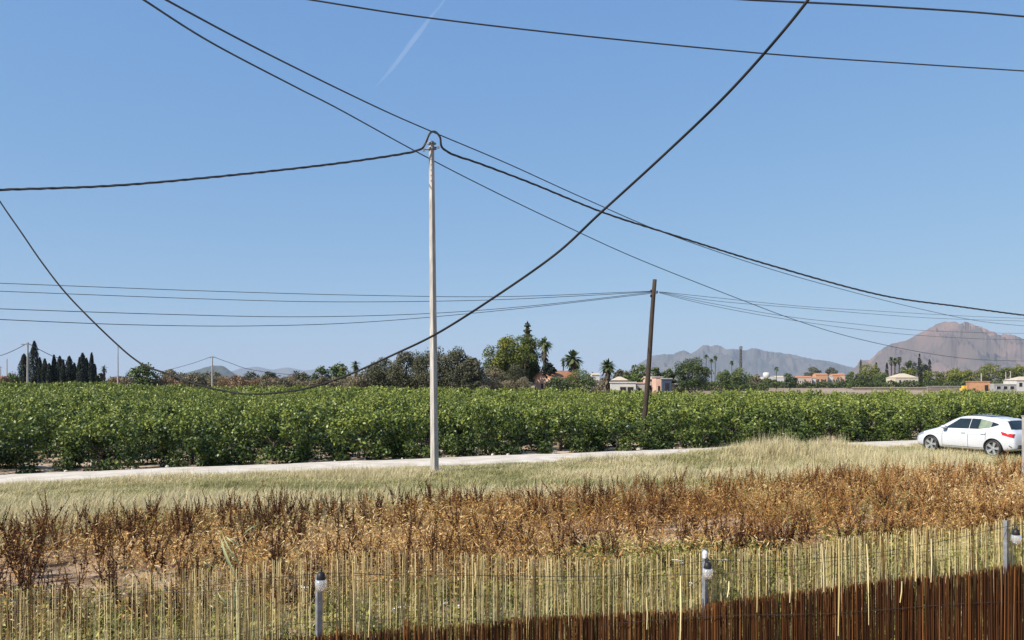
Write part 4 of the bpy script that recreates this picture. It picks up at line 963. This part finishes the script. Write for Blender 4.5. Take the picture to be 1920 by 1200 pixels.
for px, ty, w, D, k, lb in ((1358, 694, 28, 290, 'bush', 'pale green rounded tree left of the dark round one'), (1391, 691, 46, 285, 'bush', 'dark green rounded tree below the mast'), (1418, 703, 24, 300, 'scrub', 'small brown green bush right of the mast'),
    (1481, 698, 26, 300, 'palm', 'dark ball shaped tree near the white buildings'), (1440, 710, 50, 320, 'bush', 'low green bush before the white buildings'), (1525, 690, 30, 900, 'grey', 'distant dark pines behind the orange town houses'), (1560, 690, 26, 900, 'grey', 'distant dark pine clump right of the orange town houses'),
    (1602, 698, 46, 480, 'bush', 'green tree left of the rounded pine at the mountain foot'), (1630, 684, 42, 470, 'pine', 'rounded pine standing at the foot of the pink mountain'), (1652, 699, 28, 460, 'bush', 'small green tree right of the rounded pine'),
    (1702, 673, 26, 500, 'palm', 'dark tall tree right of the palm cluster'), (1722, 669, 18, 505, 'grey', 'dark spiky tree near the cypress pair'), (1700, 692, 40, 470, 'pine', 'yellow green pine behind the pale hipped roof'), (1733, 678, 20, 500, 'palm', 'dark tree between the two cypresses'),
    (1745, 694, 44, 460, 'pine', 'pine just right of the pale hipped roof'), (1782, 692, 50, 455, 'pine', 'low pine in the middle of the right hand wood'), (1790, 697, 34, 420, 'pine', 'bright low pine before the right hand wood'), (1820, 690, 46, 450, 'pine', 'pine left of the flat topped stone pine'),
    (1856, 681, 56, 440, 'pine', 'widest flat topped stone pine of the right hand wood'), (1890, 690, 40, 435, 'pine', 'pine right of the flat topped stone pine'), (1915, 686, 40, 430, 'pine', 'pine at the right edge of the wood'), (1950, 684, 50, 430, 'pine', 'pine cut off by the right edge')):
    tree('round', 'pine_tree' if k == 'pine' else 'tree', lb, px, ty, w, D, M[k], n=1300 if w > 24 else 600, K=28, low=.04, leaf=.24)
cypress('slim dark cypress left of the rounded pine at the mountain foot', 1614, 675, 6, 480, 300, M['grey'])
cypress('slim dark cypress right of the rounded pine', 1643, 680, 7, 475, 300)
cypress('slim dark cypress between the rounded pine and the palm cluster', 1663, 681, 6, 470, 300)
cypress('left dark cypress of the pair right of the palm cluster', 1724, 664, 6, 495, 300)
cypress('right dark cypress of the pair right of the palm cluster', 1743, 674, 8, 490, 300)
cypress('thin dark cypress rising among the pines above the pale hipped roof', 1726, 688, 7, 380, 300)
for px, ty, lb in ((1671, 667, 'left palm of the tall cluster beneath the pink mountain'), (1678, 668, 'middle palm of the tall cluster beneath the pink mountain'), (1686, 666, 'right palm of the tall cluster beneath the pink mountain')):
    palm(lb, px, ty, 12, 480, 3, .12, 36, bushy=1.6, group='tall palm cluster')
# hedges and low growth at the far side of the bare field
for px0, px1, ty, D, lb in ((1320, 1440, 713, 270, 'low dark hedge before the round trees in the distance'), (1440, 1600, 713, 420, 'low dark hedge before the distant town'), (1590, 1730, 709, 380, 'low green hedge before the pale hipped roof'), (1725, 1870, 710, 400, 'green hedge below the right hand wood'), (1865, 1960, 715, 300, 'low green hedge at the right edge')):
    X0, X1 = XP(px0, D), XP(px1, D); hh = ZP(ty, D); n_ = 2600
    C = np.stack([rng.uniform(0, X1 - X0, n_), rng.uniform(-1.5, 1.5, n_), rng.uniform(0, 1, n_) * hh], -1); C[:, 2] *= .75 + .25 * noise1(C[:, 0] * .2, 12)
    V, F = leaves(C, unit(rng.normal(size=C.shape)), .9 * D / 400, .6 * D / 400)
    tag(obj('hedge', raw_mesh('hedge', V, F, np.repeat(np.clip(rng.normal(.4, .2, n_), 0, 1), 4)), M['bush'], None, (X0, D, 0)), lb, 'hedge', 'distant hedges')
for px0, px1, ty, D, mk, lb in ((200, 345, 705, 172, 'rust', 'reddish brown dry thicket right of the cypress row'), (300, 425, 700, 188, 'scrub', 'tan dry thicket below the slack cable left of the blue hill'), (405, 560, 704, 182, 'rust', 'pinkish brown dry thicket right of the thin grey pole'),
        (520, 660, 706, 172, 'scrub', 'dull tan thicket running below the two small green trees'), (640, 760, 703, 152, 'scrub', 'beige green thicket below the short thick headed palm'), (745, 832, 708, 139, 'rust', 'orange brown thicket left of the foot of the concrete pole'), (880, 1000, 702, 133, 'scrub', 'dull brown thicket in front of the large pine')):
    X0, X1 = XP(px0, D), XP(px1, D); hh = ZP(ty, D); n_ = int((X1 - X0) * 420)
    q_ = rng.uniform(0, X1 - X0, n_); top_ = hh * (.86 + .16 * noise1(q_ * .45, 12, 4)) * np.clip(np.minimum(q_, X1 - X0 - q_) / 1.5 + .35, 0, 1)
    C = np.stack([q_, rng.uniform(-1.6, 1.6, n_), rng.uniform(0, 1, n_) ** .6 * top_], -1)
    V, F = leaves(C, unit(rng.normal(size=C.shape) + np.array([-.2, -.4, .3])), .36 * D / 150, .12 * D / 150)
    tag(obj('thicket', raw_mesh('thicket', V, F, np.repeat(np.clip(rng.normal(.45, .22, n_) + .2 * noise1(q_ * .3, 33, 2), 0, 1), 4)), M[mk], None, (X0, D, 0)), lb, 'thicket', 'dry thickets beyond the orchard')
rng2 = random.Random(4)
# far tree belt that reads as one mass along the whole horizon
C = []
for i in range(900):
    D = rng2.uniform(650, 1500); px = rng2.uniform(-60, 1980); hgt = rng2.uniform(3.5, 8) * (1.0 if px < 1300 else .8); r_ = rng2.uniform(3, 8)
    for q in range(26):
        C.append((XP(px, D) + rng2.gauss(0, r_), D + rng2.gauss(0, r_), abs(rng2.gauss(0, .45)) * hgt + .5))
C = np.array(C); V, F = leaves(C, unit(rng.normal(size=C.shape)), 3.2, 2.4)
tag(obj('far_woods', raw_mesh('far_woods', V, F, np.repeat(np.clip(rng.normal(.45, .2, len(C)), 0, 1), 4)), M['grey']), 'hazy belt of far trees and groves along the flat horizon', 'woods', kind='stuff')

# ------------------------------------------------------------------ far poles and mast
def far_pole(label, px, topy, D, w, arm=True, name='utility_pole', m='concrete', tx=0):
    t = thing(name, label, 'utility pole', (XP(px, D), D, 0)); h = ZP(topy, D)
    mb = MB(); mb.tube([(0, 0, 0), (tx, 0, h)], [w / 2, w / 3], 6); mb.build('shaft', M[m], t)
    if arm: mb = MB(); mb.box((tx - .25, 0, h - .25), (1.1, .12, .12)); mb.build('crossarm', M['steel'], t)
    return t
far_pole('pale grey utility pole in front of the left end of the cypress row', 52, 642, 100, .28)
far_pole('thin far grey pole at the left edge', 13, 673, 170, .26, False)
far_pole('short pole with a crossarm at the extreme left edge', 1, 687, 190, .26)
far_pole('slim grey pole between the cypress row and the olive bush', 221, 650, 150, .28, False)
far_pole('grey utility pole standing in front of the small blue hill', 398, 668, 140, .30)
far_pole('pale pole in front of the right hand wood', 1840, 700, 300, .5, False)
far_pole('left one of two pale poles near the white house at the right', 1886, 697, 300, .4, False)
far_pole('right one of two pale poles near the white house at the right', 1895, 696, 300, .4, False)
mt = thing('mast', 'brown lattice mast rising in front of the blue mountain range', 'mast', (XP(1389, 420), 420, 0)); mh = ZP(649, 420)
mb = MB()
for a, b_ in ((-.5, -.5), (.5, -.5), (.5, .5), (-.5, .5)): mb.tube([(a, b_, 0), (a * .7, b_ * .7, mh)], .13, 4)
mb.build('legs', M['wood'], mt); mb = MB()
for i in range(14): z = mh * i / 14; s_ = 1 if i % 2 else -1; mb.tube([(-.5 * s_, -.5, z), (.45 * s_, -.45, z + mh / 14)], .08, 4); mb.tube([(-.5 * s_, .5, z), (.45 * s_, .45, z + mh / 14)], .08, 4)
mb.build('bracing', M['wood'], mt)
mb = MB(); mb.box((-.5, 0, mh * .62), (2.2, .8, .6)); mb.box((0, 0, mh - .8), (1.5, 1.5, 1.2)); mb.build('antenna_box', M['steel'], mt)
for lb, pts in (('thin wire falling left from the grey pole by the cypress row', [(-30, 672, 100), (0, 667, 100), (26, 657, 100), (51, 644, 100)]), ('thin wire falling right from the grey pole by the cypress row', [(53, 644, 100), (75, 656, 105), (100, 668, 112), (130, 678, 120)]),
                ('thin wire falling left from the grey pole before the blue hill', [(300, 697, 150), (330, 690, 148), (365, 680, 144), (396, 669, 140)]), ('thin wire falling right from the grey pole before the blue hill', [(400, 669, 140), (430, 680, 144), (470, 693, 150), (540, 702, 160), (620, 706, 170)])):
    cable('overhead_wire', lb, pts, .045, M['wire'], 6, 5)

# ------------------------------------------------------------------ far buildings
wallm = {k: mat('wall_' + k, *v) for k, v in dict(earth=((.17, .13, .10), (.24, .19, .15), .6, .9), pink=((.52, .33, .25), (.60, .41, .32), 1, .9), orange=((.46, .24, .12), (.54, .30, .17), .5, .9), white=((.46, .45, .42), (.56, .55, .52), .6, .9), beige=((.42, .33, .25), (.50, .41, .32), .6, .9), grey=((.26, .25, .24), (.36, .35, .33), .7, .9), brick=((.34, .17, .09), (.42, .23, .13), 1.5, .9), blue=((.03, .045, .08), (.05, .065, .10), 1, .6), cream=((.44, .38, .28), (.52, .46, .36), .6, .9)).items()}
tile = mat('roof_tiles', (.32, .13, .065), (.48, .23, .12), 2.5, .9, .4); ptile = mat('pale_roof_tiles', (.42, .34, .25), (.54, .45, .34), 2.5, .9, .3); dark = mat('dark_opening', (.012, .012, .014), (.02, .02, .022), 2, .6)
def building(name, label, px0, px1, topy, D, wall, roof='flat', roofm=None, ry=None, depth=6, wins=(), rz=0, cat='building', door=None, ridge_off=0):
    X0, X1 = XP(px0, D), XP(px1, D); h = ZP(topy, D); w = X1 - X0
    t = thing(name, label, cat, ((X0 + X1) / 2, D + depth / 2, 0), rz)
    mb = MB(); mb.box((0, 0, h / 2), (w, depth, h)); 
    rh = ZP(ry, D) - h if ry else .25; rm = roofm or tile; r_ = MB(); e = .25
    if roof == 'gable':          # ridge runs along y: gable end faces the viewer
        o_ = ridge_off * w; mb.add([(-w / 2, -depth / 2, h), (w / 2, -depth / 2, h), (o_, -depth / 2, h + rh), (-w / 2, depth / 2, h), (w / 2, depth / 2, h), (o_, depth / 2, h + rh)], [(0, 1, 2), (5, 4, 3)])
        for s_ in (-1, 1):
            ex_ = s_ * (w / 2 + e); ez = h - rh * e / (w / 2); y0, y1 = -depth / 2 - e, depth / 2 + e
            r_.add([(o_, y0, h + rh + .03), (ex_, y0, ez + .03), (ex_, y1, ez + .03), (o_, y1, h + rh + .03), (o_, y0, h + rh + .17), (ex_, y0, ez + .17), (ex_, y1, ez + .17), (o_, y1, h + rh + .17)], [(0, 1, 2, 3), (7, 6, 5, 4), (0, 4, 5, 1), (1, 5, 6, 2), (2, 6, 7, 3)])
    elif roof == 'gablex':       # ridge runs along x
        for s_ in (-1, 1):
            ye = s_ * (depth / 2 + e); r_.add([(-w / 2 - e, 0, h + rh), (w / 2 + e, 0, h + rh), (w / 2 + e, ye, h - .05), (-w / 2 - e, ye, h - .05), (-w / 2 - e, 0, h + rh + .14), (w / 2 + e, 0, h + rh + .14), (w / 2 + e, ye, h + .09), (-w / 2 - e, ye, h + .09)], [(0, 1, 2, 3), (7, 6, 5, 4), (3, 2, 6, 7), (0, 3, 7, 4), (1, 5, 6, 2)])
        mb.add([(-w / 2, -depth / 2, h), (-w / 2, depth / 2, h), (-w / 2, 0, h + rh), (w / 2, -depth / 2, h), (w / 2, depth / 2, h), (w / 2, 0, h + rh)], [(0, 2, 1), (3, 4, 5)])
    elif roof == 'hip':
        a = w / 2 + e; b_ = depth / 2 + e; k = w * .12
        r_.add([(-a, -b_, h), (a, -b_, h), (a, b_, h), (-a, b_, h), (-k, 0, h + rh), (k, 0, h + rh)], [(3, 2, 1, 0), (0, 1, 5, 4), (1, 2, 5), (2, 3, 4, 5), (3, 0, 4)])
    else: r_.box((0, 0, h + .11), (w + .3, depth + .3, .2))
    mb.build('wall', wall, t); r_.build('roof', rm, t)
    for (u0, u1, z0, z1) in wins:
        f = MB(); f.box((-w / 2 + (u0 + u1) / 2 * w, -depth / 2 - .02, h * (z0 + z1) / 2), ((u1 - u0) * w, .06, (z1 - z0) * h)); fr = f.build('window', wallm['white'] if wall is not wallm['white'] else wallm['beige'], t)
        f = MB(); f.box((-w / 2 + (u0 + u1) / 2 * w, -depth / 2 - .06, h * (z0 + z1) / 2), ((u1 - u0) * w * .84, .04, (z1 - z0) * h * .86)); f.build('pane', dark, fr)
    if door:
        u0, u1, zt_ = door; f = MB(); f.box((-w / 2 + (u0 + u1) / 2 * w, -depth / 2 - .03, h * zt_ / 2), ((u1 - u0) * w, .08, h * zt_)); f.build('door', dark, t)
    return t
building('farmhouse', 'pink walled house with an orange tiled roof beside the tall dark palm', 1024, 1066, 709, 142, wallm['pink'], 'gable', tile, 696, 7, [(.42, .58, .45, .75)], R(-48), ridge_off=0)
building('annex', 'low pale annex showing over the orange roof under the small palm', 1045, 1064, 698, 160, wallm['cream'], 'flat', None, None, 4, [(.3, .6, .5, .8)])
building('hut', 'small hut with a pointed tiled roof right of the squat palm', 1152, 1176, 713, 150, wallm['beige'], 'hip', ptile, 706, 4, [(.2, .45, .4, .8), (.6, .85, .4, .8)])
building('shed', 'white low shed with a wide dark opening', 1146, 1192, 718, 138, wallm['white'], 'flat', wallm['white'], None, 4, [(.34, .62, .15, .78), (.64, .92, .15, .78)])
building('shed', 'long low grey shed with a pinkish roof edge left of the wooden pole', 1192, 1214, 719, 141, wallm['grey'], 'flat', wallm['pink'], None, 6, [(.2, .5, .4, .7)])
building('shed', 'brown walled shed just right of the leaning wooden pole', 1214, 1230, 711, 143, wallm['beige'], 'gablex', wallm['beige'], 707, 5, [(.2, .45, .4, .7)])
building('shed', 'narrow pinkish block wall hut beside the blue container', 1230, 1242, 708, 138, wallm['pink'], 'flat', wallm['grey'], None, 4, door=(.3, .6, .6))
building('container', 'dark blue container with a pale roof next to the round tree', 1242, 1259, 711, 137, wallm['blue'], 'flat', wallm['grey'], None, 3, [], cat='container', door=(.3, .7, .8))
building('boundary_wall', 'low cream garden wall between the blue container and the round tree', 1259, 1284, 721, 140, wallm['cream'], 'flat', wallm['white'], None, .4, cat='wall')
building('farmhouse', 'white farmhouse glimpsed behind the bushes right of the stout palm', 1110, 1124, 703, 260, wallm['white'], 'gablex', ptile, 700, 6, [(.2, .4, .5, .7), (.6, .8, .5, .7)])
tk = thing('water_tank', 'white domed water tank rising above the distant town', 'tank', (XP(1437, 620), 620, 0)); mb = MB(); r0 = 2.6; z0 = ZP(707, 620); z1 = ZP(698, 620)
mb.lathe([(r0 * .5, 0), (r0 * .5, z0 - 1), (r0, z0), (r0, z1 - .8), (r0 * .7, z1 - .2), (.01, z1)], 20); mb.build('tank', wallm['white'], tk, True)
for i, (a, b_, ty, ry_, w_, rf_, rm_, lb) in enumerate(((1430, 1442, 707, None, 'white', 'flat', None, 'white block under the water tank'), (1443, 1452, 706, None, 'white', 'flat', None, 'small white house right of the water tank'), (1452, 1470, 708, 705, 'white', 'gablex', ptile, 'wide white house beside the small distant palm'),
        (1494, 1508, 708, 705, 'beige', 'gablex', tile, 'pinkish terrace house at the left end of the town row'), (1508, 1522, 708, 705, 'pink', 'gablex', tile, 'pink terrace house in the middle of the town row'), (1522, 1530, 709, 706, 'white', 'gablex', tile, 'narrow white house against the orange block'),
        (1530, 1552, 703, 700, 'orange', 'gablex', tile, 'large orange block, tallest of the distant town row'), (1553, 1562, 706, None, 'white', 'flat', None, 'grey white flat house right of the orange block'), (1561, 1576, 704, 701, 'orange', 'gablex', tile, 'orange roofed house right of the grey white flat one'), (1574, 1584, 703, 700, 'pink', 'gablex', tile, 'last pinkish house of the town row'))):
    building('town_house', lb, a, b_, ty, 640 + i * 6, wallm[w_], rf_, rm_ or wallm['white'], ry_, 8, [(.12, .26, .35, .65), (.42, .56, .35, .65), (.72, .86, .35, .65)])
building('villa', 'pale villa with a wide cream hipped roof below the pines', 1679, 1722, 708, 400, wallm['cream'], 'hip', ptile, 700, 10, [(.15, .25, .4, .8), (.45, .55, .4, .8), (.75, .85, .4, .8)])
building('brick_shed', 'orange brick shed with a shaded right side near the right edge', 1826, 1860, 716, 220, wallm['brick'], 'flat', wallm['brick'], None, 5, [], R(-20), door=(.75, .92, .7))
building('farmhouse', 'white house with a pale hipped roof at the right edge', 1906, 1950, 713, 260, wallm['white'], 'hip', ptile, 706, 7, [(.1, .25, .4, .8), (.5, .65, .4, .8)])
building('greenhouse', 'long low whitish structure right of the orange brick shed', 1864, 1906, 721, 250, wallm['grey'], 'flat', wallm['white'], None, 8, [(.1, .3, .3, .8), (.4, .6, .3, .8), (.7, .9, .3, .8)])
building('boundary_wall', 'low brown wall running left of the orange brick shed', 1740, 1800, 725, 260, wallm['earth'], 'flat', wallm['grey'], None, .4, cat='wall')
building('boundary_wall', 'long low brown wall at the far side of the bare field', 1600, 1738, 727, 300, wallm['earth'], 'flat', wallm['beige'], None, .4, cat='wall')
# yellow machine left of the brick shed
yl = thing('yellow_digger', 'small yellow machine parked left of the orange brick shed', 'digger', (XP(1810, 225), 225, 0)); ym = mat('yellow_paint', (.55, .36, .05), (.62, .42, .08), 2, .5)
mb = MB(); mb.box((0, 0, .9), (2.6, 1.4, .7)); mb.box((-.3, 0, 1.55), (1.0, 1.2, .75)); mb.build('chassis', ym, yl); mb = MB(); mb.tube([(1.0, 0, 1.2), (1.7, 0, 2.0), (2.2, 0, 1.1)], .1, 6); mb.build('arm', ym, yl)
for a in (-.9, .9):
    mb = MB(); mb.lathe([(.05, -.8), (.45, -.8), (.45, -.5), (.05, -.5)], 14, (a, 0, .45), axis='Y'); mb.build('wheel', M['black'], yl)
# pink van-like roof at the extreme left
building('farm_hut', 'pinkish small hut at the extreme left edge of the orchard', -20, 10, 707, 175, wallm['pink'], 'flat', tile, None, 4, [(.6, .8, .4, .7)])

# ------------------------------------------------------------------ contrail and air
vm = bpy.data.materials.new('contrail_ice'); vm.use_nodes = True; nn2 = vm.node_tree.nodes; nn2.remove(nn2['Principled BSDF'])
pv = nn2.new('ShaderNodeVolumePrincipled'); pv.inputs['Color'].default_value = (1, 1, 1, 1); pv.inputs['Density'].default_value = .0013; vm.node_tree.links.new(pv.outputs[0], nn2['Material Output'].inputs['Volume'])
Dc = 18000.
pts = [P(x_, y_, Dc) for x_, y_ in ((842, -12), (826, 10), (806, 34), (790, 56), (770, 82), (748, 112), (725, 140), (704, 163))]
mb = MB(); mb.tube(spline(pts, 6), [Dc / FPX * w for w in np.interp(np.linspace(0, 1, 43), [0, .2, .5, .8, 1], [2.2, 2.6, 5.5, 4.2, 1.0])], 10)
tag(mb.build('contrail', vm, None, True), 'faint white contrail slanting down the sky left of the top centre', 'contrail', kind='stuff')

hz = MB(); hz.box((0, 0, 349), (34600, 34600, 720)); hm = bpy.data.materials.new('haze_air'); hm.use_nodes = True; q = hm.node_tree.nodes; q.remove(q['Principled BSDF'])
pv = q.new('ShaderNodeVolumePrincipled'); pv.inputs['Color'].default_value = (.50, .61, .76, 1); pv.inputs['Density'].default_value = 6.5e-5; pv.inputs['Anisotropy'].default_value = .0
hm.node_tree.links.new(pv.outputs[0], q['Material Output'].inputs['Volume'])
tag(hz.build('haze', hm), 'pale blue air haze over the plain', 'haze', kind='stuff')
